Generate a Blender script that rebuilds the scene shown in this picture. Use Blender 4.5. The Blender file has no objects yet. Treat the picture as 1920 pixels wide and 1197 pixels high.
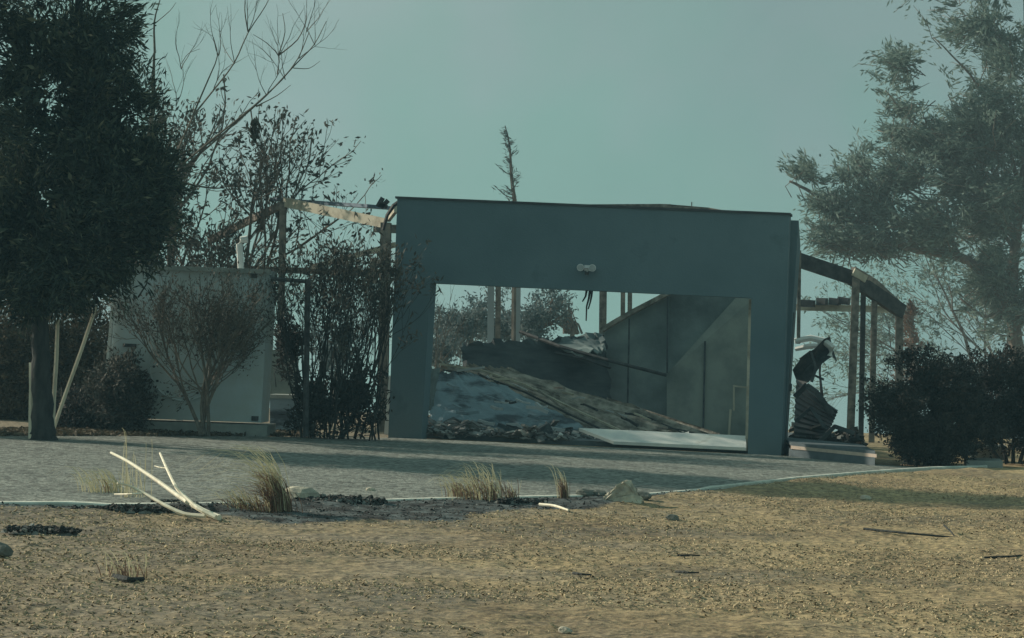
import bpy, math, random
import numpy as np
from mathutils import Vector, Matrix
R = math.radians
scn = bpy.context.scene
col = scn.collection

# ------------------------------------------------------------------ camera
F = 4130.0; PX, PY = 1250.0, 598.5; CAMZ = 1.6
ROLL = R(2.4); PITCH = R(0.75)
rt = Vector((math.cos(ROLL), 0, math.sin(ROLL)))
up = Vector((-math.sin(ROLL), 0, math.cos(ROLL)))
fw = Vector((0, 1, 0))
fw2 = (fw*math.cos(PITCH) + up*math.sin(PITCH)).normalized()
up2 = rt.cross(fw2).normalized()
CP = Vector((0, 0, CAMZ))
camd = bpy.data.cameras.new('camera'); cam = bpy.data.objects.new('camera', camd); col.objects.link(cam)
M3 = Matrix((rt, up2, -fw2)).transposed()
cam.matrix_world = Matrix.Translation(CP) @ M3.to_4x4()
camd.sensor_width = 36; camd.lens = F/1920*36
camd.shift_x = -(PX-960)/1920; camd.shift_y = (PY-598.5)/1920
camd.clip_end = 2000; camd.clip_start = .1
scn.camera = cam

# ------------------------------------------------------------------ world
SUN_EL = 24.0
L = Vector((.93, -.37))                          # horizontal direction the light travels
w = bpy.data.worlds.new('World'); scn.world = w; w.use_nodes = True
nt = w.node_tree; nt.nodes.clear()
N = nt.nodes.new; K = nt.links.new
out = N('ShaderNodeOutputWorld'); bg = N('ShaderNodeBackground'); K(bg.outputs[0], out.inputs[0])
tc = N('ShaderNodeTexCoord'); sp = N('ShaderNodeSeparateXYZ'); K(tc.outputs['Generated'], sp.inputs[0])
mx = N('ShaderNodeMath'); mx.operation = 'MAXIMUM'; mx.inputs[1].default_value = .06; K(sp.outputs[2], mx.inputs[0])
cb = N('ShaderNodeCombineXYZ'); K(sp.outputs[0], cb.inputs[0]); K(sp.outputs[1], cb.inputs[1]); K(mx.outputs[0], cb.inputs[2])
sky = N('ShaderNodeTexSky'); sky.sky_type = 'NISHITA'; sky.sun_disc = False
sky.sun_elevation = R(SUN_EL); sky.sun_rotation = math.atan2(-L.x, -L.y)
sky.dust_density = 6; sky.air_density = 1.2
K(cb.outputs[0], sky.inputs[0])
nz = N('ShaderNodeTexNoise'); nz.inputs['Scale'].default_value = 4.0; nz.inputs['Detail'].default_value = 3.0; nz.inputs['Roughness'].default_value = .45
K(tc.outputs['Generated'], nz.inputs[0])
rp = N('ShaderNodeValToRGB'); rp.color_ramp.elements[0].position = .22; rp.color_ramp.elements[1].position = .62
rp.color_ramp.elements[0].color = (2.0, 3.25, 3.02, 1); rp.color_ramp.elements[1].color = (2.85, 4.35, 3.95, 1)
xm = N('ShaderNodeMath'); xm.operation = 'MULTIPLY_ADD'; xm.inputs[1].default_value = -.55; K(sp.outputs[0], xm.inputs[0]); K(nz.outputs[0], xm.inputs[2])
zm = N('ShaderNodeMath'); zm.operation = 'MULTIPLY_ADD'; zm.inputs[1].default_value = -.7; K(sp.outputs[2], zm.inputs[0]); K(xm.outputs[0], zm.inputs[2])
K(zm.outputs[0], rp.inputs[0])
mix = N('ShaderNodeMix'); mix.data_type = 'RGBA'; mix.inputs['Factor'].default_value = .92
nz2 = N('ShaderNodeTexNoise'); nz2.inputs['Scale'].default_value = 9.0; nz2.inputs['Detail'].default_value = 4.0; nz2.inputs['Roughness'].default_value = .5; K(tc.outputs['Generated'], nz2.inputs[0])
rp2 = N('ShaderNodeValToRGB'); rp2.color_ramp.elements[0].position = .40; rp2.color_ramp.elements[1].position = .62
rp2.color_ramp.elements[0].color = (.93,1.0,.95,1); rp2.color_ramp.elements[1].color = (1.14,1.0,1.04,1); K(nz2.outputs[0], rp2.inputs[0])
sm = N('ShaderNodeMix'); sm.data_type = 'RGBA'; sm.blend_type = 'MULTIPLY'; sm.inputs['Factor'].default_value = 1; K(rp.outputs[0], sm.inputs['A']); K(rp2.outputs[0], sm.inputs['B'])
K(sky.outputs[0], mix.inputs['A']); K(sm.outputs['Result'], mix.inputs['B'])
K(mix.outputs['Result'], bg.inputs[0]); bg.inputs[1].default_value = .1
w.cycles_visibility.camera = True

# ------------------------------------------------------------------ sun
sd = bpy.data.lights.new('sun', 'SUN'); sd.energy = 5.0; sd.angle = R(.6); sd.color = (1, .90, .72)
so = bpy.data.objects.new('sun', sd); col.objects.link(so)
ldir = Vector((L.x*math.cos(R(SUN_EL)), L.y*math.cos(R(SUN_EL)), -math.sin(R(SUN_EL))))
so.rotation_euler = ldir.to_track_quat('-Z', 'Y').to_euler()
scn.view_settings.view_transform = 'Standard'; scn.view_settings.look = 'None'
scn.view_settings.gamma = 1; scn.view_settings.exposure = 0.0
scn.cycles.volume_bounces = 0
scn.cycles.transparent_max_bounces = 16
scn.cycles.pixel_filter_type = 'BLACKMAN_HARRIS'; scn.cycles.filter_width = 1.5

# ------------------------------------------------------------------ helpers
def ray(px, py):
    return rt*((px-PX)/F) + up2*(-(py-PY)/F) + fw2
def W(px, py, Y):
    d = ray(px, py); return CP + d*(Y/d.y)
def G(px, py, z=0.0):
    d = ray(px, py); return CP + d*((z-CAMZ)/d.z)
AF = R(7); FN = Vector((-math.sin(AF), -math.cos(AF), 0)); FR = Vector((math.cos(AF), -math.sin(AF), 0))
FC = Vector((-1.27, 35, 0))
def FP(px, py, d=0.0):
    r = ray(px, py); p0 = FC - FN*d
    return CP + r*((p0-CP).dot(FN)/r.dot(FN))

def _h(ix, iy, s):
    v = np.sin(ix*127.1 + iy*311.7 + s*74.7)*43758.5453
    return v - np.floor(v)
def vnoise(x, y, s=0):
    x = np.asarray(x, float); y = np.asarray(y, float)
    ix = np.floor(x); iy = np.floor(y); fx = x-ix; fy = y-iy
    fx = fx*fx*(3-2*fx); fy = fy*fy*(3-2*fy)
    return (_h(ix,iy,s)*(1-fx)+_h(ix+1,iy,s)*fx)*(1-fy)+(_h(ix,iy+1,s)*(1-fx)+_h(ix+1,iy+1,s)*fx)*fy
def fbm(x, y, s=0, o=4):
    t = 0; a = .5
    for i in range(o):
        t = t + a*vnoise(x*2**i, y*2**i, s+i*7.3); a *= .5
    return t
def fall(y):                                     # the land drops away behind the house
    return np.where(y > 46, -(y-46)*.13*np.clip((y-46)/12, 0, 1), 0.0)
def gz(x, y): return float(fall(np.array(float(y))))

ORI = {}
class MB:
    def __init__(s): s.v = []; s.f = []; s.n = 0
    def arr(s, v, f):
        v = np.asarray(v, float).reshape(-1, 3)
        s.v.append(v); s.f.extend([tuple(int(i)+s.n for i in q) for q in f]); s.n += len(v)
    def box(s, c, sx, sy, sz, rz=0, M=None):
        m = M if M is not None else Matrix.Rotation(rz, 3, 'Z')
        vs = [Vector(c) + m @ Vector((x*sx/2, y*sy/2, z*sz/2)) for z in (-1,1) for y in (-1,1) for x in (-1,1)]
        s.arr(vs, [(0,2,3,1),(4,5,7,6),(0,1,5,4),(2,6,7,3),(0,4,6,2),(1,3,7,5)])
    def beam(s, p, q, wd, h, upv=Vector((0,0,1))):
        p = Vector(p); q = Vector(q); a = (q-p).normalized()
        b = a.cross(upv)
        if b.length < 1e-3: b = a.cross(Vector((0,1,0)))
        b.normalize(); c = b.cross(a).normalized()
        vs = [e + b*(x*wd/2) + c*(z*h/2) for e in (p,q) for (x,z) in ((-1,-1),(1,-1),(1,1),(-1,1))]
        s.arr(vs, [(0,1,2,3),(7,6,5,4),(0,4,5,1),(1,5,6,2),(2,6,7,3),(3,7,4,0)])
    def ibeam(s, p, q, wd, h, t=.014, upv=Vector((0,0,1))):
        p = Vector(p); q = Vector(q); a = (q-p).normalized(); b = a.cross(upv)
        if b.length < 1e-3: b = a.cross(Vector((0,1,0)))
        b.normalize(); c = b.cross(a).normalized()
        s.beam(p + c*(h/2-t/2), q + c*(h/2-t/2), wd, t, c); s.beam(p - c*(h/2-t/2), q - c*(h/2-t/2), wd, t, c)
        s.beam(p, q, t, h-2*t, c)
    def prism(s, pts, off):                      # polygon extruded by vector(s)
        pts = [Vector(p) for p in pts]; n = len(pts); off = Vector(off)
        vs = pts + [p+off for p in pts]
        s.arr(vs, [tuple(range(n))[::-1], tuple(range(n, 2*n))] + [(i, (i+1)%n, n+(i+1)%n, n+i) for i in range(n)])
    def tube(s, pts, rad, k=5):
        P = np.array([tuple(p) for p in pts], float); m = len(P)
        rad = np.asarray(rad, float) if np.ndim(rad) else np.full(m, float(rad))
        T = np.gradient(P, axis=0); T /= (np.linalg.norm(T, axis=1)[:,None]+1e-9)
        ref = np.array([0,0,1.]) if abs(T[:,2]).mean() < .9 else np.array([1.,0,0])
        B = np.cross(T, ref); B /= (np.linalg.norm(B, axis=1)[:,None]+1e-9); C = np.cross(T, B)
        an = np.arange(k)*2*np.pi/k
        V = P[:,None,:] + rad[:,None,None]*(np.cos(an)[None,:,None]*B[:,None,:] + np.sin(an)[None,:,None]*C[:,None,:])
        f = [(i*k+j, i*k+(j+1)%k, (i+1)*k+(j+1)%k, (i+1)*k+j) for i in range(m-1) for j in range(k)]
        f += [tuple(range(k))[::-1], tuple(range((m-1)*k, m*k))]
        s.arr(V.reshape(-1,3), f)
    def quads(s, V):                             # V (n,4,3)
        n = len(V); i = np.arange(n*4).reshape(n,4)
        s.arr(V.reshape(-1,3), i.tolist())
    def build(s, name, mat, parent=None, origin=None, smooth=False):
        V = np.concatenate(s.v) if s.v else np.zeros((0,3))
        if parent is not None: o = ORI[parent.name]
        elif origin is not None: o = Vector(origin)
        else: o = Vector(((V[:,0].min()+V[:,0].max())/2, (V[:,1].min()+V[:,1].max())/2, V[:,2].min()))
        V = V - np.array(tuple(o))
        me = bpy.data.meshes.new(name); me.from_pydata(V.tolist(), [], s.f); me.update()
        if smooth: me.polygons.foreach_set('use_smooth', [True]*len(me.polygons))
        ob = bpy.data.objects.new(name, me); col.objects.link(ob)
        if mat: me.materials.append(mat)
        if parent is not None: ob.parent = parent
        else: ob.location = o
        ORI[ob.name] = o
        return ob
def tag(o, label=None, cat=None, group=None, kind=None):
    if label: o['label'] = label
    if cat: o['category'] = cat
    if group: o['group'] = group
    if kind: o['kind'] = kind
    return o
def thing(name, loc, label, cat, group=None):
    o = bpy.data.objects.new(name, None); col.objects.link(o); o.location = loc; o.empty_display_size = .3
    ORI[o.name] = Vector(loc); return tag(o, label, cat, group)

def mat(name, c1, c2, scale=4, c3=None, rough=.85, bump=.0, bscale=None, metal=0, detail=6, p=(.35,.65), island=0, transl=0, stretch=None, c3p=.8):
    m = bpy.data.materials.new(name); m.use_nodes = True; t = m.node_tree; b = t.nodes['Principled BSDF']
    n = t.nodes.new; k = t.links.new
    tc = n('ShaderNodeTexCoord'); src = tc.outputs['Object']
    if stretch:
        mp = n('ShaderNodeMapping'); mp.inputs['Scale'].default_value = stretch; k(src, mp.inputs[0]); src = mp.outputs[0]
    z = n('ShaderNodeTexNoise'); z.inputs['Scale'].default_value = scale; z.inputs['Detail'].default_value = detail; z.inputs['Roughness'].default_value = .6
    k(src, z.inputs[0]); r = n('ShaderNodeValToRGB'); r.color_ramp.elements[0].position = p[0]; r.color_ramp.elements[1].position = p[1]
    r.color_ramp.elements[0].color = (*c1,1); r.color_ramp.elements[1].color = (*c2,1)
    if c3: e = r.color_ramp.elements.new(c3p); e.color = (*c3,1)
    fac = z.outputs[0]
    if island:
        g = n('ShaderNodeNewGeometry'); a = n('ShaderNodeMix'); a.data_type = 'FLOAT'; a.inputs[0].default_value = island
        k(fac, a.inputs[2]); k(g.outputs['Random Per Island'], a.inputs[3]); fac = a.outputs[0]
    k(fac, r.inputs[0]); k(r.outputs[0], b.inputs['Base Color'])
    b.inputs['Roughness'].default_value = rough; b.inputs['Metallic'].default_value = metal
    b.inputs['Specular IOR Level'].default_value = .25
    if bump:
        z2 = n('ShaderNodeTexNoise'); z2.inputs['Scale'].default_value = bscale or scale*4; z2.inputs['Detail'].default_value = 5
        k(src, z2.inputs[0]); bp = n('ShaderNodeBump'); bp.inputs['Strength'].default_value = 1; bp.inputs['Distance'].default_value = bump
        k(z2.outputs[0], bp.inputs['Height']); k(bp.outputs[0], b.inputs['Normal'])
    if transl:
        tr = n('ShaderNodeBsdfTranslucent'); k(r.outputs[0], tr.inputs[0]); ms = n('ShaderNodeMixShader'); ms.inputs[0].default_value = transl
        k(b.outputs[0], ms.inputs[1]); k(tr.outputs[0], ms.inputs[2]); k(ms.outputs[0], t.nodes['Material Output'].inputs[0])
    return m

M = {}
M['render'] = mat('grey_render', (.106,.165,.198), (.134,.200,.236), .8, rough=.9, bump=.004, bscale=40, p=(.3,.62), c3=(.085,.13,.155), c3p=.74)
M['cap'] = mat('dark_flashing', (.05,.055,.065), (.09,.10,.11), 3)
M['soot_wall'] = mat('sooty_wall', (.10,.13,.14), (.27,.335,.335), .55, rough=.95, bump=.004, bscale=30, p=(.38,.62))
M['brown_wall'] = mat('smoke_browned_wall', (.10,.125,.13), (.29,.325,.30), .7, rough=.95, bump=.003, bscale=25, p=(.35,.6))
M['black_sheet'] = mat('charred_sheet', (.04,.05,.06), (.095,.115,.125), 1.2, rough=.7, bump=.01, bscale=6, stretch=(1,1,4))
M['blue_panel'] = mat('pale_blue_burnt_panel', (.07,.09,.11), (.22,.30,.35), 1.5, rough=.7, bump=.01, bscale=8, p=(.38,.5), stretch=(1,1,3))
M['ash_strip'] = mat('ashy_lining', (.10,.095,.085), (.34,.32,.28), 5, rough=.95, bump=.02, bscale=14, p=(.35,.62))
M['steel'] = mat('fire_scaled_steel', (.10,.09,.085), (.27,.24,.21), 7, rough=.8, p=(.35,.62), c3=(.38,.26,.18))
M['pale_steel'] = mat('pale_scorched_steel', (.26,.23,.18), (.50,.47,.38), 4, rough=.8, p=(.3,.55))
M['dark_steel'] = mat('blackened_steel', (.03,.035,.04), (.08,.085,.09), 8, rough=.7)
M['roof_sheet'] = mat('dark_blue_roof_sheet', (.10,.14,.19), (.17,.22,.28), 5, rough=.5, metal=.3)
M['white'] = mat('off_white_paint', (.60,.62,.62), (.78,.78,.74), 2.2, rough=.7, c3=(.5,.47,.42), c3p=.78)
M['white_panel'] = mat('white_panel_paint', (.36,.38,.39), (.46,.49,.51), .8, rough=.75, p=(.3,.7))
M['cabinet'] = mat('dull_white_cabinet', (.44,.49,.47), (.54,.65,.70), .9, rough=.6, bump=.002, bscale=4)
M['plinth'] = mat('concrete_plinth', (.26,.29,.28), (.36,.38,.36), 5, rough=.95, bump=.005, bscale=40)
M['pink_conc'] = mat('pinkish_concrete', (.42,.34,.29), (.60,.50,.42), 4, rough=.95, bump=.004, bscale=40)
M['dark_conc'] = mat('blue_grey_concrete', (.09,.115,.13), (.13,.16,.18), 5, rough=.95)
M['kerb'] = mat('kerb_concrete', (.50,.52,.46), (.72,.73,.66), 6, rough=.95, bump=.006, bscale=30)
M['rock'] = mat('pale_rock', (.30,.28,.24), (.62,.58,.46), 9, rough=.95, bump=.02, bscale=12)
M['dark_rock'] = mat('dark_rock', (.09,.10,.09), (.20,.21,.19), 9, rough=.95, bump=.02, bscale=12)
M['bleached'] = mat('bleached_wood', (.70,.64,.50), (.90,.85,.70), 14, rough=.8)
M['stake'] = mat('weathered_stake', (.55,.50,.40), (.80,.75,.60), 9, rough=.85, stretch=(1,1,.2))
M['bark'] = mat('dark_bark', (.025,.03,.033), (.06,.065,.065), 12, rough=.95, bump=.02, bscale=18, stretch=(1,1,.3))
M['grey_bark'] = mat('grey_brown_bark', (.10,.085,.075), (.21,.18,.155), 10, rough=.95, stretch=(1,1,.3))
M['pale_bark'] = mat('pale_dry_bark', (.11,.10,.09), (.22,.20,.17), 10, rough=.9)
M['leaf_dark'] = mat('dark_evergreen_foliage', (.012,.026,.026), (.075,.095,.068), 3.2, island=.30, p=(.36,.62), c3=(.20,.20,.13), c3p=.72, transl=.25)
M['leaf_grey'] = mat('hazed_grey_green_foliage', (.09,.145,.135), (.25,.32,.28), 2.0, island=.5, p=(.25,.8), transl=.4)  # grey-green leaves, colour paled to carry the smoke haze around the tree
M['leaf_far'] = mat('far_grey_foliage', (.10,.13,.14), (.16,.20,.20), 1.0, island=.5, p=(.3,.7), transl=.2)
M['leaf_burnt'] = mat('scorched_brown_leaves', (.042,.048,.045), (.125,.122,.105), 1.5, island=.6, p=(.2,.8), transl=.15)
M['leaf_rust'] = mat('rust_red_dead_needles', (.10,.06,.04), (.24,.13,.08), 1.5, island=.6, p=(.2,.8), transl=.15)
M['leaf_hedge'] = mat('charred_hedge_leaves', (.022,.028,.030), (.065,.062,.056), 1.5, island=.6, p=(.2,.8), c3=(.11,.095,.08), c3p=.95, transl=.08)
M['leaf_brown_hedge'] = mat('dry_brown_hedge_leaves', (.055,.048,.036), (.17,.14,.095), 1.2, island=.5, p=(.2,.8), transl=.15)
M['grass'] = mat('blond_dry_grass', (.40,.38,.24), (.66,.62,.42), 4, island=.6, p=(.2,.8), transl=.3)
M['grass_red'] = mat('singed_russet_grass', (.12,.07,.05), (.30,.20,.14), 4, island=.6, p=(.2,.8), transl=.2)
M['litter'] = mat('dry_litter', (.17,.135,.09), (.56,.45,.28), .7, island=.7, p=(.15,.85), rough=.95)
M['litter_dark'] = mat('charred_litter', (.018,.02,.022), (.07,.07,.065), 2, island=.8, p=(.2,.7), c3=(.24,.26,.25), c3p=.92, rough=.95)
M['cable'] = mat('black_rubber', (.02,.022,.025), (.04,.04,.045), 5, rough=.5)
M['lamp'] = mat('white_lamp_housing', (.6,.62,.64), (.75,.76,.78), 6, rough=.4)
M['glass'] = mat('dull_lamp_glass', (.30,.34,.36), (.4,.43,.45), 6, rough=.15)
M['rubble'] = mat('mixed_rubble', (.07,.08,.085), (.30,.31,.31), 2, island=.8, p=(.1,.85), c3=(.62,.60,.55), c3p=.93, rough=.95)

# ground material : burnt dirt with straw-coloured patches
def ground_mat():
    m = mat('dry_dirt', (.225,.172,.112), (.50,.392,.225), .45, rough=.97, bump=.03, bscale=9, p=(.3,.7))
    t = m.node_tree; b = t.nodes['Principled BSDF']; n = t.nodes.new; k = t.links.new
    r = [x for x in t.nodes if x.type == 'VALTORGB'][0]; tc = [x for x in t.nodes if x.type == 'TEX_COORD'][0]
    z = n('ShaderNodeTexNoise'); z.inputs['Scale'].default_value = 16; z.inputs['Detail'].default_value = 6; z.inputs['Roughness'].default_value = .7
    k(tc.outputs['Object'], z.inputs[0])
    r2 = n('ShaderNodeValToRGB'); r2.color_ramp.elements[0].position = .40; r2.color_ramp.elements[1].position = .62
    r2.color_ramp.elements[0].color = (.42,.42,.43,1); r2.color_ramp.elements[1].color = (1.25,1.22,1.15,1); k(z.outputs[0], r2.inputs[0])
    mu = n('ShaderNodeMix'); mu.data_type = 'RGBA'; mu.blend_type = 'MULTIPLY'; mu.inputs['Factor'].default_value = 1
    zg = n('ShaderNodeTexNoise'); zg.inputs['Scale'].default_value = .9; zg.inputs['Detail'].default_value = 5; k(tc.outputs['Object'], zg.inputs[0])
    sx = n('ShaderNodeSeparateXYZ'); k(tc.outputs['Object'], sx.inputs[0]); ma = n('ShaderNodeMath'); ma.operation = 'MULTIPLY_ADD'; ma.inputs[1].default_value = -.05; k(sx.outputs[0], ma.inputs[0]); k(zg.outputs[0], ma.inputs[2])
    rg = n('ShaderNodeValToRGB'); rg.color_ramp.elements[0].position = .45; rg.color_ramp.elements[1].position = .72; rg.color_ramp.elements[0].color = (0,0,0,1); rg.color_ramp.elements[1].color = (.75,.75,.75,1); k(ma.outputs[0], rg.inputs[0])
    mg = n('ShaderNodeMix'); mg.data_type = 'RGBA'; k(rg.outputs[0], mg.inputs['Factor']); k(r.outputs[0], mg.inputs['A']); mg.inputs['B'].default_value = (.235,.205,.165,1)
    k(mg.outputs['Result'], mu.inputs['A']); k(r2.outputs[0], mu.inputs['B'])
    # charred zone from vertex attribute (soot that lies on the soil)
    at = n('ShaderNodeAttribute'); at.attribute_name = 'char'
    z3 = n('ShaderNodeTexNoise'); z3.inputs['Scale'].default_value = 5; z3.inputs['Detail'].default_value = 7; k(tc.outputs['Object'], z3.inputs[0])
    r3 = n('ShaderNodeValToRGB'); r3.color_ramp.elements[0].position = .40; r3.color_ramp.elements[1].position = .66
    r3.color_ramp.elements[0].color = (.022,.024,.026,1); r3.color_ramp.elements[1].color = (.11,.135,.14,1); k(z3.outputs[0], r3.inputs[0])
    m2 = n('ShaderNodeMix'); m2.data_type = 'RGBA'; k(at.outputs['Fac'], m2.inputs['Factor']); k(mu.outputs['Result'], m2.inputs['A']); k(r3.outputs[0], m2.inputs['B'])
    k(m2.outputs['Result'], b.inputs['Base Color'])
    return m
M['ground'] = ground_mat()
def drive_mat():
    m = mat('grey_gravel_drive', (.155,.170,.160), (.230,.245,.225), .8, rough=.95, bump=.03, bscale=28, p=(.3,.7))
    t = m.node_tree; b = t.nodes['Principled BSDF']; n = t.nodes.new; k = t.links.new
    r = [x for x in t.nodes if x.type == 'VALTORGB'][0]; tc = [x for x in t.nodes if x.type == 'TEX_COORD'][0]
    z = n('ShaderNodeTexVoronoi'); z.inputs['Scale'].default_value = 17; k(tc.outputs['Object'], z.inputs[0])
    sp = n('ShaderNodeSeparateColor'); k(z.outputs['Color'], sp.inputs[0])
    r2 = n('ShaderNodeValToRGB'); r2.color_ramp.elements[0].color = (.45,.45,.46,1); r2.color_ramp.elements[1].color = (1.5,1.5,1.47,1); k(sp.outputs[0], r2.inputs[0])
    mu = n('ShaderNodeMix'); mu.data_type = 'RGBA'; mu.blend_type = 'MULTIPLY'; mu.inputs['Factor'].default_value = 1
    k(r.outputs[0], mu.inputs['A']); k(r2.outputs[0], mu.inputs['B']); k(mu.outputs['Result'], b.inputs['Base Color'])
    return m
M['drive'] = drive_mat()

# ------------------------------------------------------------------ ground
kerb_px = [(-500, 952), (0, 950), (190, 949), (420, 947), (600, 944), (840, 937), (1040, 933), (1200, 930), (1345, 918), (1500, 900), (1640, 888), (1745, 881), (1850, 878)]
kerb = [G(*p) for p in kerb_px]
kx = np.array([p.x for p in kerb]); ky = np.array([p.y for p in kerb])
kx = np.concatenate([[-60], kx, [60]]); ky = np.concatenate([[ky[0]-1], ky, [ky[-1]+3]])
o = np.argsort(kx); kx = kx[o]; ky = ky[o]
def kerb_y(x): return np.interp(x, kx, ky)
def char_mask(x, y):
    """1 on the burnt planting strip on the near side of the kerb"""
    k = kerb_y(x); d = k - y                      # metres nearer than the kerb
    wd = np.interp(x, [-12,-6,-4.8,-3.2,-2.0,-1.2,-.5,.2,1.0], [.6,.6,1.3,2.4,2.7,2.2,1.4,.6,.05]) * (.75+.6*vnoise(x*1.3, y*1.3, 3))
    m = np.clip((wd-d)/.18, 0, 1)*np.clip((d+.05)/.05, 0, 1)
    # scattered small burnt spots
    s = fbm(x*.55, y*.9, 11, 4)
    m2 = np.clip((s-.52)/.14, 0, 1)*.30*(y < k)
    return np.clip(np.maximum(m, m2), 0, 1)
xs = np.unique(np.concatenate([np.linspace(-160,-12,30), np.arange(-12,-8,.25), np.arange(-8,9,.06), np.arange(9,14,.25), np.linspace(14,160,30)]))
ys = np.unique(np.concatenate([np.linspace(-30,6,12), np.arange(6,9.5,.2), np.arange(9.5,28,.06), np.arange(28,60,.5), np.linspace(60,230,40)]))
X, Y = np.meshgrid(xs, ys)
near = Y < kerb_y(X)
Z = fall(Y)
fg = np.clip((kerb_y(X)-Y)/.5, 0, 1)
hgt = .05*fbm(X*.6, Y*.6, 1) + .05*(fbm(X*2.3, Y*2.3, 5)-.5) + .045*(fbm(X*7, Y*7, 9, 3)-.5)
cm = char_mask(X, Y)
strip = np.clip((1.6-np.abs(kerb_y(X)-Y-.5))/1.0, 0, 1)
hgt += strip*.12*np.clip(fbm(X*1.8, Y*1.8, 21)-.42, 0, 1)
Z = Z + fg*hgt - .03*(~near)
nx = len(xs); ny = len(ys)
idx = np.arange(nx*ny).reshape(ny, nx)
faces = np.stack([idx[:-1,:-1], idx[:-1,1:], idx[1:,1:], idx[1:,:-1]], -1).reshape(-1,4)
g = MB(); g.arr(np.stack([X,Y,Z], -1).reshape(-1,3), faces.tolist())
gr = g.build('ground', M['ground'], origin=(0,0,0), smooth=True); tag(gr, kind='structure')
at = gr.data.attributes.new('char', 'FLOAT', 'POINT'); at.data.foreach_set('value', cm.reshape(-1).astype(np.float32))
def hz(x, y):
    x = np.asarray(x, float); y = np.asarray(y, float)
    f = np.clip((kerb_y(x)-y)/.5, 0, 1)
    h = .05*fbm(x*.6, y*.6, 1) + .05*(fbm(x*2.3, y*2.3, 5)-.5) + .045*(fbm(x*7, y*7, 9, 3)-.5)
    h = h + np.clip((1.6-np.abs(kerb_y(x)-y-.5))/1.0, 0, 1)*.12*np.clip(fbm(x*1.8, y*1.8, 21)-.42, 0, 1)
    return f*h
def GG(px, py):
    p = G(px, py); p = G(px, py, float(hz(p.x, p.y))); return p

# driveway
top_px = [(-500, 800), (0, 808), (300, 816), (520, 820), (740, 822), (1100, 838), (1470, 856), (1640, 872), (1745, 880)]
dx = np.linspace(-16, G(1850,878).x, 120)
tp = [G(*p) for p in top_px]
ty = np.interp(dx, [p.x for p in tp], [p.y for p in tp]); ty[ty < kerb_y(dx)+.02] = kerb_y(dx)[ty < kerb_y(dx)+.02]+.02
nr = 40; v = []; 
tyn = ty + .25*(vnoise(dx*2, dx*0, 4)-.5)
for j in range(nr):
    t = j/(nr-1); yy = kerb_y(dx)*(1-t)+tyn*t
    v.append(np.stack([dx, yy, .006 + .012*(vnoise(dx*1.5, yy*1.5, 8)-.5)*(t>0)*(t<1) ], -1))
v = np.concatenate(v); n_ = len(dx)
fc = [(j*n_+i, j*n_+i+1, (j+1)*n_+i+1, (j+1)*n_+i) for j in range(nr-1) for i in range(n_-1)]
g = MB(); g.arr(v, fc); tag(g.build('driveway', M['drive'], origin=(0,0,0), smooth=True), kind='structure')
# kerb : real edging, 8 cm proud of the drive
kxs = np.concatenate([np.linspace(-16, G(200,949).x, 40), np.linspace(G(200,949).x, kerb[-1].x, 60)])
prof = [(-.08,-.1), (-.08,.030), (-.06,.042), (.06,.042), (.08,.030), (.08,-.1)]
v = []
for x in kxs:
    y = float(kerb_y(x)); s_ = 0 if x < G(190,949).x or x > G(1330,918).x else -.02
    v += [(x, y+a, b+s_) for a, b in prof]
fc = [(i*6+j, (i+1)*6+j, (i+1)*6+j+1, i*6+j+1) for i in range(len(kxs)-1) for j in range(5)]
g = MB(); g.arr(v, fc); tag(g.build('kerb', M['kerb'], origin=(0,0,0)), kind='structure')

# ------------------------------------------------------------------ the burnt house
rng = random.Random(5)
house = thing('burnt_house', (FC.x, FC.y, 0), 'burnt-out house with a blue-grey rendered garage front, bare steel roof frame and empty garage opening', 'house')
bb = .004
ft = dict(TL=FP(745,372), TR=FP(1480,403), BR=FP(1465,853), BL=FP(728,818), oTL=FP(807,531), oTR=FP(1409,559), oBR=FP(1402,849), oBL=FP(790,820))
for k_ in ('BR','BL','oBR','oBL'): ft[k_].z = -.05
TH = -FN*.42
m = MB()
m.prism([ft['BL'], ft['oBL'], ft['oTL'], ft['TL']], TH)
m.prism([ft['TL'], ft['oTL'], ft['oTR'], ft['TR']], TH)
m.prism([ft['TR'], ft['oTR'], ft['oBR'], ft['BR']], TH)
import bmesh
pw = m.build('garage_front_wall', M['render'], house)
bm = bmesh.new(); bm.from_mesh(pw.data); bmesh.ops.remove_doubles(bm, verts=bm.verts, dist=.002)
seen = {}
for f in bm.faces: seen.setdefault(frozenset(v.index for v in f.verts), []).append(f)
bmesh.ops.delete(bm, geom=[f for fs in seen.values() if len(fs) > 1 for f in fs], context='FACES_ONLY')
bm.to_mesh(pw.data); bm.free()
# side return of the right pier, sloping top, niche
q = ft['TR']; b0 = ft['BR']
def side(d, z, inn=.003, base=None):
    p = Vector((b0.x, b0.y, 0)) + FR*(.10*(z/3.8)) ; p = p - FN*d - FR*inn; p.z = z; return p
zt = q.z
m = MB()
m.prism([side(.42,-.05), side(1.25,-.05), side(1.25,zt-.42), side(.42,zt-.06)], -FR*.3)
m.build('side_wall', M['render'], house)
m = MB(); m.prism([side(.55,.05,-.012), side(1.05,.05,-.012), side(1.05,2.25,-.012), side(.55,2.25,-.012)], -FR*.014); sp_ = m.build('side_door', M['dark_conc'], house)
m = MB(); m.box(side(.62,1.05,-.03), .05, .04, .12); m.build('handle', M['dark_steel'], sp_)
# flashing along the top
m = MB(); m.beam(ft['TL']+TH*.5+Vector((0,0,.012))-FR*.03, ft['TR']+TH*.5+Vector((0,0,.012))+FR*.02, .47, .035); m.build('parapet_cap', M['cap'], house)
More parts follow.
